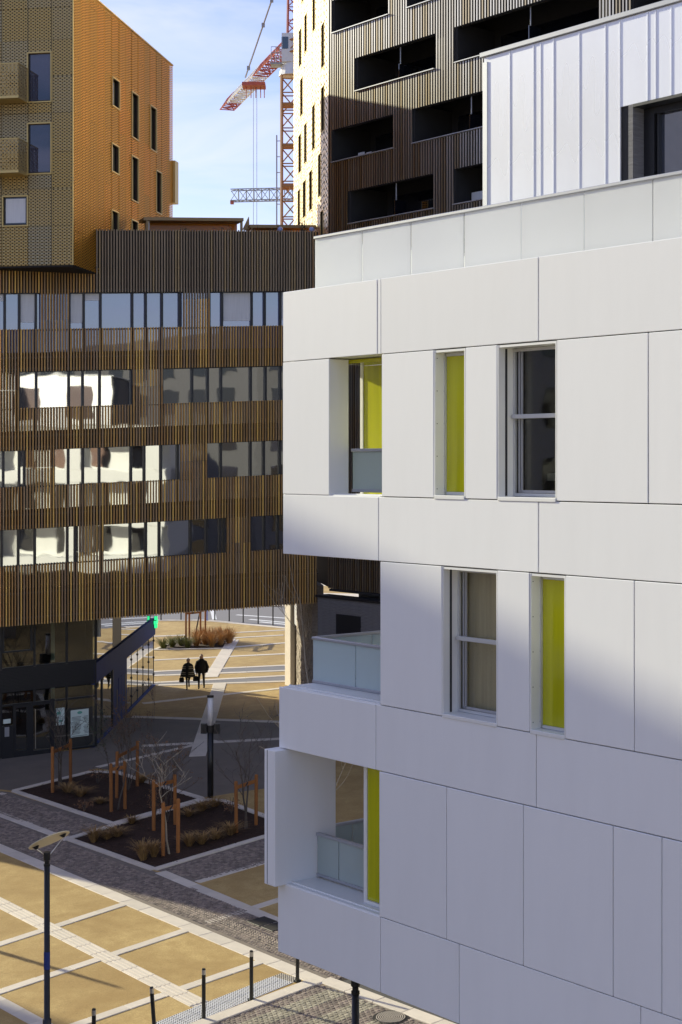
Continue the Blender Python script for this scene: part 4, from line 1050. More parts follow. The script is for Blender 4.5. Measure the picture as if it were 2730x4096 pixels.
for r_ in tlw: gold_window(TL, *r_, 'frame', 0.17, t=0.03, pr=0.02)
box('corner_post', tg, TL, 11.45, 11.6, 0.0, 0.12, 8.45, ZTOP, 'frame')
# ground floor of the tower beside the passage
TG = Fr((-2.75, 84.6), (1.55, -13.6))
wl_ = box('passage_wall', tg, TG, 0.0, 1.6, 0.0, 0.5, 1.9, 8.4, 'roughbrick')
box('passage_wall', tg, TG, 4.6, 12.9, 0.0, 0.5, 1.9, 8.4, 'roughbrick')
w = box('passage_window', tg, TG, 1.62, 4.58, 0.2, 0.22, 1.9, 8.4, 'sideglass'); box('passage_panel', tg, TG, 1.62, 4.58, 0.05, 0.15, 5.6, 6.9, 'alu')
PIL = Fr((-2.95, 83.0), (0.43, -0.90))
box('passage_pillar', tg, PIL, 0.0, 0.72, 0.0, 0.25, 1.9, 8.4, 'stone', 0.01)
box('dark_slot', tg, TG, 9.0, 10.2, -0.012, 0.0, 5.2, 8.0, 'frame')
mbw = MB(TG)
for (ua, ub_) in ((0.02, 1.58), (4.65, 12.85)):           # rough-faced courses of the brick wall
    for c_ in range(53):
        u = ua - (0.13 if c_ % 2 else 0)
        while u < ub_:
            mbw.box(max(u, ua), min(u + RN.uniform(0.21, 0.25), ub_), -RN.uniform(0.006, 0.045), 0.0, 1.95 + c_ * 0.12, 1.95 + c_ * 0.12 + 0.10); u += 0.26
o = mbw.build('rough_bricks', 'roughbrick', wl_); o['kind'] = 'stuff'
TC = Fr(TW.w(0.0, -0.6, 0)[:2], (0.6302, -0.7764))
cw = box('concrete_wall', tg, TC, 0.0, 9.5, 0.0, 0.3, 1.8, 8.05, 'concrete'); 
box('coping', tg, TC, -0.1, 9.5, -0.06, 0.7, 8.06, 8.16, 'frame'); box('gravel_ledge', tg, TC, 0.3, 9.5, 0.72, 1.4, 8.0, 8.05, 'concrete')
box('dark_opening', tg, TC, 1.30, 2.98, -0.012, 0.0, 4.5, 7.42, 'frame'); box('soffit', tg, TW, 0.05, 26, 0.0, 2.2, 8.30, 8.40, 'loggia'); box('lower_wall', tg, TW, 0.35, 26, 1.45, 1.6, 1.8, 8.29, 'concrete')
box('board_joint', tg, TC, 0.82, 0.85, -0.015, 0.0, 1.9, 8.04, 'concrete')
for k in range(40): box('board', tg, TC, 0.02, 9.4, -0.008 - 0.008 * (k % 3), -0.001, 2.0 + k * 0.15, 2.14 + k * 0.15, 'concrete') if k < 17 or k > 36 else [box('board', tg, TC, a, b, -0.008 - 0.008 * (k % 3), -0.001, 2.0 + k * 0.15, 2.14 + k * 0.15, 'concrete') for a, b in ((0.02, 1.29), (2.99, 9.4))]

# roof terrace of the slat building: pergolas and shrubs
TE = Fr(WD.w(0, 3.0, 0)[:2], (0.9448, 0.3275), 0.042)
pg = thing('pergola', 'long golden roof canopy on the terrace of the slat building', 'pergola', TE.w(8, 1, 22.7))
box('fascia', pg, TE, 6.72, 11.38, 0.0, 1.0, 24.60, 24.74, 'pergola_t'); box('rear_screen', pg, TE, 6.95, 11.3, 0.85, 0.9, 22.7, 24.59, 'pergola')
for u_ in (6.85, 11.25): box('post', pg, TE, u_, u_ + 0.1, 0.05, 0.15, 22.7, 24.59, 'pergola_t')
box('lamp', pg, TE, 6.9, 7.05, 0.3, 0.45, 24.2, 24.6, 'white_trim')
pg2 = thing('pergola', 'shorter golden roof canopy on the terrace next to the slat tower', 'pergola', TE.w(13, 1, 22.7))
box('fascia', pg2, TE, 11.69, 14.9, 0.0, 1.0, 24.30, 24.44, 'pergola_t'); box('rear_screen', pg2, TE, 11.8, 14.9, 0.85, 0.9, 22.7, 24.29, 'pergola'); box('post', pg2, TE, 11.75, 11.85, 0.05, 0.2, 22.7, 24.29, 'pergola')
mb = MB(TE); mb.v = [TE.w(11.42, 0.3, 24.25), TE.w(11.75, 0.3, 24.25), TE.w(11.72, 0.3, 24.85), TE.w(11.42, 0.4, 24.25), TE.w(11.75, 0.4, 24.25), TE.w(11.72, 0.4, 24.85)]; mb.f = [(0, 1, 2), (3, 5, 4), (0, 3, 4, 1), (1, 4, 5, 2), (2, 5, 3, 0)]; mb.build('gusset', 'pergola_t', pg2)

def leaf_cloud(mb, c, rx, ry, rz, n, s):
    for _ in range(n):
        while True:
            p = Vector((RN.uniform(-1, 1), RN.uniform(-1, 1), RN.uniform(-1, 1)))
            if p.length < 1: break
        p = Vector((c[0] + p.x * rx, c[1] + p.y * ry, c[2] + p.z * rz))
        a = Vector((RN.gauss(0, 1), RN.gauss(0, 1), RN.gauss(0, 1))).normalized(); b_ = a.orthogonal().normalized()
        b = len(mb.v); L = s * RN.uniform(0.6, 1.4); w = L * 0.4
        mb.v += [p - a * L / 2, p + b_ * w / 2, p + a * L / 2, p - b_ * w / 2]; mb.f.append((b, b+1, b+2, b+3))
def shrub(x, y, z, rx, rz, label, n=260, mat='leaf', s=0.10, group='shrubs on the roof terrace'):
    t = thing('shrub', label, 'shrub', (x, y, z), group)
    mb = MB()
    for _ in range(6): mb.tube([(x, y, z), (x + RN.uniform(-.5, .5) * rx, y + RN.uniform(-.3, .3), z + rz * RN.uniform(1.0, 1.9))], [0.02, 0.006], 4)
    mb.build('stems', 'bark', t)
    mb = MB()
    for _ in range(4): leaf_cloud(mb, (x + RN.uniform(-.6, .6) * rx, y, z + rz * RN.uniform(.7, 1.3)), rx * .55, .35, rz * .6, n // 4, s)
    mb.build('foliage', mat, t)
    return t
for u_, rx, rz, lab in ((8.0, 0.5, 0.75, 'dark terrace shrub under the left end of the long canopy'), (9.6, 0.9, 0.72, 'low wide dark shrub under the middle of the long canopy'), (10.5, 0.8, 0.78, 'dark shrub under the right half of the long canopy'), (11.3, 0.6, 0.85, 'bushy dark shrub between the two terrace canopies'), (12.3, 0.35, 0.78, 'small leafy shrub left of the first blue globe'), (13.65, 0.28, 0.95, 'narrow upright shrub between the two blue globes'), (14.4, 0.4, 0.6, 'low shrub next to the golden tower flank')):
    p = TE.w(u_, -1.7, 22.75); shrub(p.x, p.y, p.z, rx, rz, lab)
for u_, lab in ((12.55, 'pale blue globe planter beside the small leafy shrub'), (14.05, 'pale blue globe planter near the golden tower flank')):
    p = TE.w(u_, -1.9, 23.95); t = thing('globe', lab, 'globe', p, 'blue globes on the terrace')
    mb = MB(); mb.loft([[(p.x + .13 * math.sin(math.pi * (i + .5) / 9) * math.cos(k * math.pi / 6), p.y + .13 * math.sin(math.pi * (i + .5) / 9) * math.sin(k * math.pi / 6), p.z + .13 * math.cos(math.pi * (i + .5) / 9)) for k in range(12)] for i in range(9)]); mb.build('ball', 'ballp', t, True)
    mb = MB(); mb.tube([(p.x, p.y, p.z - .1), (p.x, p.y, p.z - 1.2)], 0.02, 6); mb.build('stem', 'alu', t)

# ------------------------------------------------------------------ neighbouring block beyond the left edge (it shades the lower storeys of the white building)
nb = thing('neighbour_block', 'pale rendered block of flats beyond the left edge of the view', 'building', (-60, 45, 0))
NBF = Fr((-52.0, 74.6), (0.0, -1.0))
box('wall', nb, NBF, 0, 60, -14, 0.0, -2, 35.1, 'wall_far')
for k in range(9):
    for j in range(12): box('window', nb, NBF, 2 + j * 4.8, 3.6 + j * 4.8, 0.0, 0.05, 2 + k * 3.4, 3.9 + k * 3.4, 'darkglass')

rb = thing('unseen_dark_block', 'unseen dark block added beyond the right edge to darken the reflections in the office windows', 'building', (30, 20, 1))  # unseen block, added so the office windows mirror something dark
RBF = Fr((27.0, 26.0), (1.0, 0.0)); RBL = Fr((27.0, -20.0), (0.0, 1.0))
box('wall', rb, RBF, 0, 34, -46, 0, -1, 24.5, 'concrete')
for k in range(7):
    for j in range(7): box('window', rb, RBF, 1.5 + j * 4.2, 3.9 + j * 4.2, 0.0, 0.05, 2.5 + k * 3.1, 4.4 + k * 3.1, 'darkglass')
    for j in range(10): box('window', rb, RBL, 1.5 + j * 4.4, 3.9 + j * 4.4, 0.0, 0.05, 2.5 + k * 3.1, 4.4 + k * 3.1, 'darkglass')

# ------------------------------------------------------------------ cranes
def lattice(mb, a, b, w, h, n, r=0.06, rb=0.035, tri=False):
    """Lattice girder from a to b; width w sideways, height h."""
    a = Vector(a); b = Vector(b); d = (b - a).normalized()
    side = d.cross(Vector((0, 0, 1)));
    if side.length < 0.1: side = Vector((1, 0, 0)); up = Vector((0, 1, 0))
    else: side.normalize(); up = side.cross(d)
    if tri: cs = [side * (-w/2), side * (w/2), up * h]
    else: cs = [-side*w/2 - up*h/2, side*w/2 - up*h/2, side*w/2 + up*h/2, -side*w/2 + up*h/2]
    for c in cs: mb.tube([a + c, b + c], r, 4)
    L = (b - a).length
    for i in range(n):
        p = a + d * (L * i / n); q = a + d * (L * (i + 1) / n)
        for k in range(len(cs)):
            c0 = cs[k]; c1 = cs[(k + 1) % len(cs)]
            mb.tube([p + c0, q + c1] if (i + k) % 2 else [p + c1, q + c0], rb, 4, False)
            mb.tube([q + c0, q + c1], rb, 4, False)
    return mb
YC = 120.0
mx_ = (665 - 784) / 3633 * YC
cn = thing('tower_crane', 'orange and white tower crane with red jib tip behind the slat tower', 'crane', (mx_, YC, 3.0))
ztop = 14 + (1062 - 175) / 3633 * YC
mb = MB(); lattice(mb, (mx_, YC, 3.0), (mx_, YC, ztop), 1.15, 1.15, 30, 0.10, 0.05); mb.build('mast', 'crane_o', cn)
for k in range(6):
    z = ztop - 2.2 - k * 3.1
    for s in (-1, 1): mb = MB(); mb.tube([(mx_ - .55, YC + .5 * s, z), (mx_ + .55, YC + .5 * s, z)], 0.13, 6); mb.build('mast_joint', 'crane_o', cn)
mb = MB(); mb.tube([(mx_ + 0.2, YC, ztop), (mx_ + 0.2, YC, ztop + 1.0)], [1.0, 0.75], 12); mb.build('slewing_ring', 'crane_w', cn)
mb = MB(); mb.box(mx_ - .1 - .45, mx_ + .9, YC - .8, YC + .8, ztop + 0.95, ztop + 3.1); cab = mb.build('cab', 'crane_w', cn)
mb = MB(); mb.box(mx_ - .57, mx_ - .545, YC - .7, YC + .2, ztop + 1.7, ztop + 2.8); mb.box(mx_ - .5, mx_ - .05, YC - .83, YC - .80, ztop + 1.9, ztop + 2.8); mb.build('cab_window', 'darkglass', cab)
mb = MB()
for z in (0.3, 0.75, 1.2): mb.tube([(mx_ - 1.35, YC - .6, ztop + .9 + z), (mx_ - 0.5, YC - .6, ztop + .9 + z)], 0.025, 4)
for x in (-1.35, -1.0, -.7): mb.tube([(mx_ + x, YC - .6, ztop + .9), (mx_ + x, YC - .6, ztop + 2.1)], 0.025, 4)
mb.box(mx_ - 1.4, mx_ - .5, YC - .7, YC + .5, ztop + .78, ztop + .9); mb.build('platform', 'crane_g', cn)
zj = 14 + (1062 - 110) / 3633 * YC
tip = Vector(((522 - 784) / 3633 * 141.0, 141.0, zj)); root = Vector((mx_ - .2, YC + .5, zj))
def lerp(t): return root + (tip - root) * t
mb = MB(); lattice(mb, lerp(0), lerp(0.40), 1.25, 0.95, 9, 0.075, 0.042, True); mb.build('jib', 'crane_r', cn)
mb = MB(); lattice(mb, lerp(0.40), lerp(0.86), 1.25, 0.95, 14, 0.07, 0.042, True); mb.build('jib', 'crane_w', cn)
mb = MB(); lattice(mb, lerp(0.86), lerp(1.0), 1.25, 0.95, 4, 0.075, 0.042, True); mb.build('jib', 'crane_r', cn)
tr_ = lerp(0.50)
mb = MB(); mb.box(tr_.x - 1.0, tr_.x + .9, tr_.y - .8, tr_.y + .8, tr_.z - .42, tr_.z - .15)
for x in (-.7, -.3, .1, .5, .8): mb.tube([(tr_.x + x, tr_.y, tr_.z - .3), (tr_.x + x, tr_.y, tr_.z - 1.3)], 0.04, 4)
mb.build('trolley', 'crane_r', cn)
mb = MB()
for x in (-.1, .18): mb.tube([(tr_.x + x, tr_.y, tr_.z - .3), (tr_.x + x, tr_.y, 12.0)], 0.022, 4)
mb.build('hoist_rope', 'crane_g', cn)
apex = Vector((mx_ + .5, YC, zj + 9.0))
mb = MB(); lattice(mb, (mx_ + .35, YC, zj), apex, 1.0, 1.0, 9, 0.08, 0.04); mb.build('apex_tower', 'crane_r', cn)
mb = MB(); e_ = lerp(0.66) + Vector((0, 0, 1.2)); mb.tube([apex, e_], 0.07, 6); mb.build('tie_bar', 'crane_g', cn)
mb = MB()
for t in (0.45, 0.62, 0.93):
    p = apex + (e_ - apex) * t; mb.box(p.x - .13, p.x + .13, p.y - .13, p.y + .13, p.z - .16, p.z + .16)
mb.build('tie_joint', 'crane_g', cn)
mb = MB(); lattice(mb, (mx_ + .3, YC, zj), (mx_ + 9, YC - 8, zj), 1.4, 0.9, 8, 0.08, 0.04); mb.build('counter_jib', 'crane_o', cn)
mb = MB(); mb.tube([(mx_ - .95, YC, 20.0), (mx_ - .95, YC, 14 + (1062 - 310) / 3633 * YC)], 0.055, 6)
for k in range(5): z = 33.6 + k * 1.2; mb.tube([(mx_ - .95, YC, z), (mx_ - .5, YC, z)], 0.03, 4)
mb.build('service_pole', 'crane_g', cn)
c2 = thing('tower_crane', 'distant grey lattice crane jib low behind the orange crane mast', 'crane', (-6, 190, 3))
zj2 = 14 + (1062 - 449) / 3633 * 190
mb = MB(); lattice(mb, ((531 - 784) / 3633 * 190, 190, zj2), ((690 - 784) / 3633 * 190, 190, zj2 + 0.2), 1.2, 1.35, 9, 0.06, 0.04); mb.build('jib', 'crane_g', c2)
mb = MB(); lattice(mb, (-4.5, 190.5, 3.5), (-4.5, 190.5, zj2 + 0.4), 1.2, 1.2, 20, 0.07, 0.04); mb.build('mast', 'crane_g', c2)
mb = MB(); mb.box(-13.3, -12.9, 189.6, 190.4, zj2 - 1.0, zj2 - .6); mb.build('jib_end', 'crane_r', c2)

# ------------------------------------------------------------------ street furniture
def bollard(x, y, label, lean=0.0, h=1.2, r=0.047, cap=True, group='bollards along the kerb', near=True):
    z = gz(x, y); t = thing('bollard', label, 'bollard', (x, y, z), group)
    tx = x + lean * h
    mb = MB(); mb.tube([(x, y, z), (x, y, z + 0.03), (x, y, z + 0.031), (tx, y, z + h - 0.14)], [r * 2.0, r * 2.0, r, r], 14); mb.build('post', 'blackpaint', t)
    if cap:
        mb = MB(); mb.tube([(tx, y, z + h - 0.139), (tx + lean * .1, y, z + h - 0.03)], r * 1.04, 14); mb.build('steel_band', 'steel', t)
        mb = MB(); mb.tube([(tx + lean * .1, y, z + h - 0.03), (tx + lean * .12, y, z + h)], [r, r * .8], 14); mb.build('cap', 'blackpaint', t)
    return t
bollard(-1.08, 39.22, 'black bollard partly hidden behind the lower corner of the white building')
bollard(-2.16, 38.07, 'black bollard with steel band second from the white building')
bollard(-3.21, 36.94, 'black bollard with steel band beside the end of the ribbed guide strip')
bollard(-4.22, 35.85, 'black bollard leaning to the left, cut by the bottom edge', lean=-0.06)
bollard(-5.42, 34.65, 'leftmost black bollard, only its top showing at the bottom edge')
for k, (x, y) in enumerate([(-12.73, 111.74), (-11.29, 111.48), (-8.83, 110.52), (-7.76, 109.68), (-6.73, 108.72), (-5.65, 107.76), (-4.6, 106.82)]):
    bollard(x, y, 'thin black post by the far road, %s from the left' % ('first second third fourth fifth sixth seventh'.split()[k]), h=1.7, r=0.045, cap=False, group='posts along the far road')

def disc_lamp(x, y, label, ztop, ang=0.0):
    z = gz(x, y); t = thing('street_lamp', label, 'street lamp', (x, y, z), 'street lamps with tilted discs')
    mb = MB(); mb.tube([(x, y, z), (x, y, z + 0.5), (x, y, z + 0.501), (x, y, ztop - 0.30)], [0.10, 0.10, 0.07, 0.066], 20); mb.build('pole', 'blackpaint', t, True)
    mb = MB(); mb.tube([(x, y, ztop - 0.32), (x, y, ztop - 0.27)], 0.075, 20); mb.build('ring', 'blackpaint', t)
    mb = MB(); mb.tube([(x, y, ztop - 0.30), (x, y, ztop - 0.2), (x, y, ztop - 0.18), (x, y, ztop - 0.02), (x, y, ztop)], [0.055, 0.055, 0.078, 0.078, 0.07], 20); mb.build('lamp_head', 'blackpaint', t)
    c = Vector((x + 0.05, y, ztop + 0.27))
    e1 = Vector((0.915, 0.10, 0.39)).normalized(); v = Vector((-0.17, 0.962, -0.215)).normalized()
    n_ = e1.cross(v).normalized(); e2 = (v - e1 * v.dot(e1)).normalized()
    e2 = (e2 * math.cos(0.2) - n_ * math.sin(0.2) * (1 if n_.z > 0 else -1)).normalized(); n_ = e1.cross(e2).normalized()
    if n_.z < 0: n_ = -n_
    mb = MB(); R_ = 0.49
    mb.loft([[c + (e1 * math.cos(k * math.pi / 20) + e2 * math.sin(k * math.pi / 20)) * R_ + n_ * h for k in range(40)] for h in (-0.008, 0.008)]); mb.build('reflector_disc', 'lampdisc', t)
    for s in (-1, 1):
        p = c + e1 * (0.33 * s) - n_ * 0.012
        mb = MB(); mb.tube([(x + 0.075 * s, y, ztop - 0.05), p - n_ * 0.06], 0.011, 8); mb.build('arm', 'steel', t)
        mb = MB(); mb.loft([[p + e1 * (a * w_) + e2 * (b * w_ * .7) - n_ * h for a, b in ((-1, -1), (1, -1), (1, 1), (-1, 1))] for w_, h in ((0.075, 0.0), (0.02, 0.07))]); mb.build('clamp', 'blackpaint', t)
    return t
l1 = disc_lamp(-6.70, 36.0, 'black street lamp with a tilted cream disc at the lower left', 5.12)
mb = MB(); mb.tube([(-6.70, 36.0, 2.45), (-6.70, 36.0, 2.85)], 0.072, 20); mb.build('sticker', 'bluepanel', l1)
disc_lamp(0.25, 27.4, 'black street lamp pole under the white building at the bottom edge', 5.10)
x, y = -15.7, 47.65; z = gz(x, y)
t = thing('street_lamp', 'plain lamp column beyond the left edge whose shadow crosses the paving', 'street lamp', (x, y, z))
mb = MB(); mb.tube([(x, y, z), (x, y, z + 3.2), (x, y, z + 4.5)], [0.11, 0.09, 0.06], 16); mb.build('pole', 'blackpaint', t, True)
x, y = -4.84, 58.55; z = gz(x, y)
t = thing('street_lamp', 'slim grey lamp column with two spotlights beside the planting beds', 'street lamp', (x, y, z))
mb = MB(); mb.tube([(x, y, z), (x, y, z + 2.45)], 0.115, 20); mb.build('pole', 'blackpaint', t, True)
mb = MB(); mb.tube([(x, y, z + 2.45), (x, y, z + 2.72)], 0.125, 20); mb.build('collar', 'iron', t)
mb = MB(); mb.tube([(x, y, z + 2.72), (x, y, z + 3.75)], 0.105, 20); mb.build('light_column', 'lampwhite', t, True)
mb = MB(); mb.tube([(x, y, z + 3.75), (x, y, z + 3.82)], 0.125, 20); mb.build('cap', 'iron', t)
for s in (-1, 1):
    mb = MB(); mb.box(x + s * 0.24 - 0.11, x + s * 0.24 + 0.11, y - 0.12, y + 0.1, z + 2.42, z + 2.78); mb.build('spotlight', 'blackpaint', t)
bx_ = thing('street_post', 'slim blue post standing by the far road', 'post', (-9.4, 110.6, gz(-9.4, 110.6)))
mb = MB(); mb.tube([(-9.4, 110.6, gz(-9.4, 110.6)), (-9.4, 110.6, gz(-9.4, 110.6) + 2.6)], 0.08, 10); mb.build('post', 'ballp', bx_)

# ------------------------------------------------------------------ planting: staked trees and grasses
def stakes(pts, label, h=1.75):
    t = thing('tree_stakes', label, 'tree stakes', (pts[0][0], pts[0][1], gz(*pts[0])), 'wooden tree stakes')
    tops = []
    for x, y in pts:
        z = gz(x, y); lx, ly = RN.uniform(-.02, .02), RN.uniform(-.02, .02)
        mb = MB(); mb.tube([(x, y, z - .1), (x + lx, y + ly, z + h - .03), (x + lx, y + ly, z + h)], [0.065, 0.062, 0.045], 10); mb.build('stake', 'stake', t)
        tops.append(Vector((x + lx, y + ly, z + h - 0.22)))
    n = len(tops)
    for i in range(n if n > 2 else 1):
        a, b = tops[i], tops[(i + 1) % n]; d = (b - a).normalized() * 0.02; s = Vector((-d.y, d.x, 0)).normalized() * 0.02; up = Vector((0, 0, 0.06))
        mb = MB(); mb.loft([[a - d + s - up, a - d - s - up, a - d - s + up, a - d + s + up], [b + d + s - up, b + d - s - up, b + d - s + up, b + d + s + up]]); mb.build('crossbar', 'stake', t)
        m_ = (a + b) / 2
        mb = MB(); mb.tube([m_ - Vector((.03, .05, 0.05)), m_ + Vector((.05, .05, .05))], 0.035, 6); mb.build('tie', 'blackpaint', t)
    return t
def bare_tree(x, y, h, r, label, mat='bark', spread=0.5, lean=(0, 0), lv=3, leaves=None, multi=1, first=0.35):
    z = gz(x, y); t = thing('young_tree', label, 'tree', (x, y, z), 'young trees')
    trunk = MB(); tw = MB(); ends = []
    def grow(mb, p, d, L, r0, lev):
        pts = [p]; rs = [r0]; q = p.copy(); dd = d.copy(); n = 5
        for i in range(n):
            dd = (dd + Vector((RN.gauss(0, .13), RN.gauss(0, .13), RN.gauss(0.03, .06)))).normalized(); q = q + dd * (L / n); pts.append(q.copy()); rs.append(r0 * (1 - 0.8 * (i + 1) / n))
        mb.tube(pts, [max(k, 0.006) for k in rs], 6 if lev == 0 else 4)
        ends.extend(pts[2:])
        if lev < lv:
            for k in range(RN.randint(3, 5) if lev < 2 else 2):
                f = RN.uniform(first if lev == 0 else 0.25, 0.95); i = min(int(f * n), n - 1); b = pts[i].lerp(pts[i+1], f * n - i)
                a = RN.uniform(0, 6.28); sd = Vector((math.cos(a), math.sin(a), 0.0)) * spread + dd * 0.8
                grow(tw, b, sd.normalized(), L * RN.uniform(0.35, 0.6), max(rs[i] * 0.6, 0.007), lev + 1)
    for k in range(multi):
        a = RN.uniform(0, 6.28); d0 = Vector((lean[0] + (0.18 * math.cos(a) if multi > 1 else 0), lean[1] + (0.18 * math.sin(a) if multi > 1 else 0), 1)).normalized()
        grow(trunk, Vector((x + (RN.uniform(-.08, .08) if multi > 1 else 0), y, z - .05)), d0, h * RN.uniform(.8, 1), r, 0)
    trunk.build('trunk', mat, t); tw.build('branches', mat, t)
    if leaves:
        mb = MB()
        for p in RN.sample(ends, min(len(ends), 70)): leaf_cloud(mb, p, .12, .12, .12, 5, 0.07)
        mb.build('leaves', leaves, t)
    return t
stakes([(-11.03, 60.42), (-10.59, 61.86)], 'orange wooden tree stakes at the left corner of the rear bed')
stakes([(-8.30, 57.09), (-7.85, 57.43)], 'orange wooden tree stakes in the middle of the rear bed')
stakes([(-8.40, 59.16), (-7.86, 60.98)], 'orange wooden tree stakes round the leafy shrub at the back of the rear bed')
stakes([(-6.43, 54.24), (-5.77, 54.95)], 'orange wooden tree stakes at the seam between the two beds')
stakes([(-5.74, 50.95), (-5.30, 51.36)], 'orange wooden tree stakes at the front tip of the front bed')
stakes([(-3.55, 53.56), (-2.93, 54.48)], 'orange wooden tree stakes beside the white building')
stakes([(-9.71, 98.9), (-9.66, 100.6), (-8.74, 101.75), (-8.85, 99.4)], 'four post timber tree guard in the far sunlit bed', 2.2)
bare_tree(-10.9, 61.3, 2.9, 0.035, 'bare multi stemmed sapling between the stakes at the left bed corner', multi=3, spread=0.4)
bare_tree(-8.1, 57.3, 2.6, 0.04, 'bare sapling between the stakes in the middle of the rear bed', spread=0.35)
bare_tree(-8.2, 60.4, 3.0, 0.025, 'leafy brown shrub tree at the back of the rear bed', multi=5, spread=0.3, leaves='leaf_b', lv=2)
bare_tree(-8.75, 59.6, 2.7, 0.03, 'small tree with dark leaves left of the rear stakes', spread=0.3, leaves='leaf', lv=2)
bare_tree(-6.15, 55.4, 2.7, 0.025, 'twiggy brown sapling at the seam of the two beds', multi=5, spread=0.45, leaves='leaf_b', lv=2)
bare_tree(-5.56, 51.2, 3.3, 0.04, 'pale barked sapling with spreading twigs in the front bed', 'bark_l', spread=0.7, first=0.6)
bare_tree(-3.3, 54.05, 3.6, 0.045, 'bare forked sapling between the stakes near the white building', multi=2, spread=0.7)
bare_tree(-9.2, 100.5, 4.6, 0.06, 'thin tree trunk inside the far four post guard', spread=0.5, first=0.7)
bare_tree(-0.62, 42.6, 5.4, 0.05, 'pale birch sapling seen through the lower loggia', 'bark_l', spread=0.45, lean=(0.14, 0.0), first=0.5, lv=2)
bare_tree(-1.36, 62.0, 7.6, 0.05, 'slender bare tree rising before the rough brick wall', 'bark_l', spread=0.35, lean=(0.02, 0), first=0.4)

def tuft(x, y, r, h, n, mat, label, group='grass tufts in the beds', bend=1.05):
    z = gz(x, y); mb = MB()
    for _ in range(n):
        a = RN.uniform(0, 6.28); k = RN.random() ** .5; L = h * RN.uniform(.55, 1.1); sp = r * RN.uniform(.15, 1.7)
        bx, by = x + math.cos(a) * r * .25 * k, y + math.sin(a) * r * .25 * k
        w = 0.011; nx, ny = -math.sin(a) * w, math.cos(a) * w; b = len(mb.v)
        for t, ww in ((0, 1), (.5, .9), (.85, .6), (1.0, .1)):
            rr = sp * t ** 1.7; zz = z + L * (t - bend * 0.35 * t ** 3)
            px, py = bx + math.cos(a) * rr, by + math.sin(a) * rr
            mb.v += [Vector((px - nx * ww, py - ny * ww, zz)), Vector((px + nx * ww, py + ny * ww, zz))]
        for q in range(3): mb.f.append((b + 2*q, b + 2*q + 1, b + 2*q + 3, b + 2*q + 2))
    o = mb.build('grass_tuft', mat, None, org=Vector((x, y, z)))
    return tag(o, label, 'grass tuft', group)
tl_ = [(-10.43, 60.33, .42, .5, 'drooping tan grass tuft nearest the left corner stakes'), (-9.83, 59.66, .45, .5, 'drooping tan grass tuft second from the left corner stakes'), (-8.91, 58.4, .3, .3, 'low thin grass tuft left of the middle stakes'),
       (-8.31, 53.04, .34, .75, 'upright russet grass tuft at the left corner of the front bed'), (-7.6, 53.64, .4, .5, 'tan grass tuft along the left side of the front bed'), (-7.9, 53.35, .4, .45, 'tan grass tuft beside the russet corner tuft'),
       (-6.34, 50.6, .36, .95, 'tall golden grass tuft at the front of the front bed'), (-6.04, 50.99, .34, .75, 'golden grass tuft just right of the tallest one'), (-5.0, 52.1, .38, .6, 'drooping pale grass tuft right of the front stakes'),
       (-4.62, 52.3, .4, .6, 'drooping pale grass tuft second right of the front stakes'), (-4.2, 52.85, .4, .5, 'drooping pale grass tuft third right of the front stakes'), (-3.72, 53.35, .42, .6, 'drooping grass tuft at the foot of the right stakes'),
       (-5.01, 56.75, .42, .5, 'grass tuft at the rear corner of the front bed near the lamp'), (-4.6, 57.3, .4, .5, 'dim grass tuft closest to the slim lamp column'), (-5.4, 56.03, .35, .4, 'grass tuft in the rear half of the front bed'), (-7.32, 55.29, .3, .4, 'small grass tuft on the seam between the beds'), (-7.75, 61.6, .4, .45, 'dim grass tuft at the back of the rear bed')]
for x, y, r, h, lab in tl_: tuft(x, y, r, h, 150, 'grass_d', lab)
k_ = 0
names_ = ['far left', 'left', 'left of centre', 'centre left', 'centre', 'centre right', 'right of centre', 'right', 'far right']
for i in range(9):
    x = -11.0 + i * 0.5; y = 97.9 + (i % 3) * 0.5
    tuft(x, y, .55, .8 if i < 4 else 1.1, 190, 'grass_g' if i < 4 else 'grass_r', '%s grass clump in the far sunlit bed, %s in the front row' % ('green' if i < 4 else 'russet', names_[i]), 'grass clumps in the far bed', 0.5)
for i in range(5):
    x = -9.0 + i * 0.48; y = 99.6 + (i % 2) * 0.5
    tuft(x, y, .6, 1.15, 190, 'grass_r', 'russet grass clump in the far sunlit bed, %s in the back row' % names_[2 + i], 'grass clumps in the far bed', 0.5)

for x, y, rx, rz, lab in ((-9.5, 61.6, .5, .35, 'low brown twiggy shrub behind the left stakes of the rear bed'), (-7.2, 60.2, .45, .45, 'russet twiggy shrub at the right rear of the rear bed'), (-6.9, 58.3, .4, .35, 'brown low shrub on the right side of the rear bed'),
        (-9.3, 57.2, .35, .25, 'small brown shrub on the front side of the rear bed'), (-6.6, 56.0, .45, .5, 'reddish twiggy shrub behind the seam stakes'), (-3.9, 56.2, .4, .3, 'dark low shrub by the rear edge of the front bed')):
    shrub(x, y, gz(x, y), rx, rz, lab, 160, 'leaf_b', 0.07, 'low shrubs in the beds')

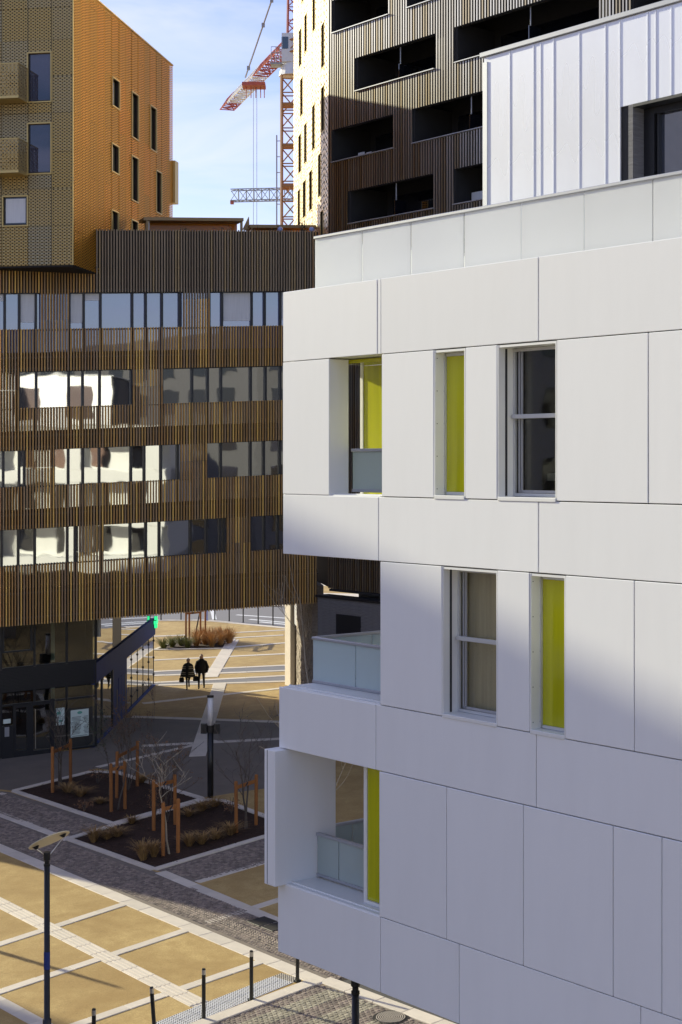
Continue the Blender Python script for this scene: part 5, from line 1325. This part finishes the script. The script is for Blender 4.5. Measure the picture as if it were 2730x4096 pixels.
# ------------------------------------------------------------------ the two walkers
def ring(c, rx, ry, n=16, tw=0.0): return [(c[0] + rx * math.cos(2*math.pi*k/n + tw), c[1] + ry * math.sin(2*math.pi*k/n + tw), c[2]) for k in range(n)]
def skin_body(name, parent, joints, edges, mat, root=0):
    me = bpy.data.meshes.new(name); me.from_pydata([j[0] for j in joints], edges, [])
    o = bpy.data.objects.new(name, me); link(o, parent, WM[parent.name])
    md = o.modifiers.new('skin', 'SKIN'); sv = me.skin_vertices[0].data
    for k, j in enumerate(joints): sv[k].radius = j[1] if isinstance(j[1], tuple) else (j[1], j[1])
    sv[root].use_root = True
    o.modifiers.new('sub', 'SUBSURF').levels = 2; o.modifiers['sub'].render_levels = 2
    me.materials.append(MT[mat]); return o
def person(x, y, H_, label, coat, hairm, woman):
    s = H_ / 1.75
    t = thing('person', label, 'person', (x, y, gz(x, y)), 'people walking')
    st = 0.14 if woman else 0.05
    J = [((0, 0, .95 * s), (.15 * s, .11 * s)), ((0, 0, 1.2 * s), (.15 * s, .11 * s)), ((0, 0, 1.42 * s), (.17 * s, .10 * s)), ((0, -.01, 1.52 * s), .06 * s), ((0, -.02, 1.60 * s), .075 * s), ((0, -.025, 1.68 * s), .072 * s),
         ((-.10 * s, 0, .88 * s), .09 * s), ((-.115 * s, -.10 * s - st, .50 * s), .065 * s), ((-.12 * s, -.08 - st, .08 * s), .047 * s), ((-.12 * s, -.2 - st, .04 * s), .042 * s),
         ((.10 * s, 0, .88 * s), .09 * s), ((.115 * s, .04 + st * .3, .50 * s), .065 * s), ((.12 * s, .14 + st, .09 * s), .047 * s), ((.12 * s, .03 + st, .04 * s), .042 * s),
         ((-.21 * s, 0, 1.40 * s), .06 * s), ((-.26 * s, .03, 1.12 * s), .05 * s), ((-.25 * s, -.06, .87 * s), .036 * s), ((-.245 * s, -.08, .78 * s), .032 * s),
         ((.21 * s, 0, 1.40 * s), .06 * s), ((.27 * s, .05, 1.13 * s), .05 * s), ((.22 * s, -.06, .93 * s), .036 * s), ((.20 * s, -.08, .86 * s), .03 * s)]
    if woman: J[8] = ((-.05 * s, -.22, .09 * s), .045 * s); J[9] = ((-.05 * s, -.34, .04 * s), .04 * s); J[7] = ((-.07 * s, -.16, .5 * s), .06 * s); J[11] = ((.03 * s, .0, .5 * s), .06 * s); J[12] = ((.02 * s, .24, .2 * s), .045 * s); J[13] = ((.02 * s, .18, .1 * s), .04 * s)
    E_ = [(0, 1), (1, 2), (2, 3), (3, 4), (4, 5), (0, 6), (6, 7), (7, 8), (8, 9), (0, 10), (10, 11), (11, 12), (12, 13), (2, 14), (14, 15), (15, 16), (16, 17), (2, 18), (18, 19), (19, 20), (20, 21)]
    skin_body('body', t, J, E_, 'cloth_k')
    w0 = WM[t.name].translation
    def off(r): return [Vector(p) + w0 for p in r]
    mb = MB(); mb.loft([off(ring((0, -.03 - .01 * i, (1.50 + .26 * (i + .5) / 9) * s), (.086 * math.sin(math.pi * (i + .5) / 9) ** .6) * s, (.105 * math.sin(math.pi * (i + .5) / 9) ** .6) * s)) for i in range(9)]); hd = mb.build('head', 'skin', t, True)
    mb = MB(); mb.tube([w0 + Vector((0, -.13 * s, 1.645 * s)), w0 + Vector((0, -.155 * s, 1.605 * s))], [.012, .02], 6)
    for e in (-1, 1): mb.tube([w0 + Vector((.085 * s * e, -.03, 1.65 * s)), w0 + Vector((.088 * s * e, -.03, 1.58 * s))], .018, 6)
    mb.build('nose_and_ears', 'skin', hd)
    mb = MB(); mb.loft([off(ring((0, -.02 + .012, (1.63 + .145 * i / 6) * s), .098 * s * math.cos(math.pi / 2 * (i / 6.2) ** 2), .115 * s * math.cos(math.pi / 2 * (i / 6.2) ** 2))) for i in range(7)]); mb.build('hair', hairm, hd, True)
    if woman:
        prof = [(1.50, .10, .10), (1.44, .19, .13), (1.36, .25, .15), (1.1, .31, .19), (.9, .36, .21), (.72, .40, .22)]
        mb = MB(); mb.loft([off([(px * (1 + .05 * math.sin(5 * k)), py, pz) for k, (px, py, pz) in enumerate(ring((-.02, 0, z_ * s), rx, ry))]) for z_, rx, ry in prof]); cp = mb.build('poncho', 'stripe', t, True)
        mb = MB(); mb.loft([off(ring((-.03, -.16 - .075 * i, (1.45 - .75 * i / 3) * s), .075, .035)) for i in range(4)]); mb.build('front_opening', 'cloth_k', cp, True)
        bx = (-.34, -.06, .52)
    else:
        prof = [(1.55, .09, .09), (1.47, .17, .12), (1.40, .235, .14), (1.2, .27, .16), (1.0, .26, .16), (.86, .25, .165), (.80, .25, .165)]
        mb = MB(); mb.loft([off(ring((0, 0, z_ * s), rx, ry)) for z_, rx, ry in prof]); cp = mb.build('coat', 'cloth_k', t, True)
        for e, el in ((-1, .30), (1, .325)):
            mb = MB(); mb.tube([w0 + Vector(((.2) * e, 0, 1.43)), w0 + Vector((el * e, .04, 1.13)), w0 + Vector(((el - .05) * e, -.07, .88))], [.085, .078, .06], 10); mb.build('sleeve', 'cloth_k', cp, True)
        for k in range(4):
            mb = MB(); mb.tube([w0 + Vector((-.235 + .012 * k, -.115, .86)), w0 + Vector((-.24 + .012 * k, -.135, .80)), w0 + Vector((-.238 + .012 * k, -.12, .765 + .004 * k))], [.009, .009, .007], 6); mb.build('finger', 'skin', t, True)
        mb = MB(); mb.tube([w0 + Vector((-.215, -.08, .85)), w0 + Vector((-.20, -.12, .80))], [.012, .009], 6); mb.build('thumb', 'skin', t, True)
        bx = (-.30, -.09, .56)
    b0 = w0 + Vector(bx)
    bg_ = thing('handbag', 'dark bag carried by the %s' % ('person in the striped poncho' if woman else 'person in the black coat'), 'bag', b0)
    mb = MB(); mb.loft([[b0 + Vector((a * w_, b * .05, h)) for a, b in ((-1, -1), (1, -1), (1, 1), (-1, 1))] for w_, h in ((.10, -.14), (.13, -.10), (.12, .08), (.08, .12))]); mb.build('bag_body', 'cloth_k', bg_)
    mb = MB(); mb.tube([b0 + Vector((-.06, 0, .11)), b0 + Vector((-.03, 0, .22)), b0 + Vector((.03, 0, .22)), b0 + Vector((.06, 0, .11))], .01, 6); mb.build('bag_handle', 'cloth_k', bg_)
    return t
person(-7.98, 82.55, 1.62, 'person in a striped poncho walking on the left of the pair', 'stripe', 'hair', True)
person(-7.30, 82.62, 1.80, 'taller person in a black coat walking on the right of the pair', 'cloth_k', 'hair', False)
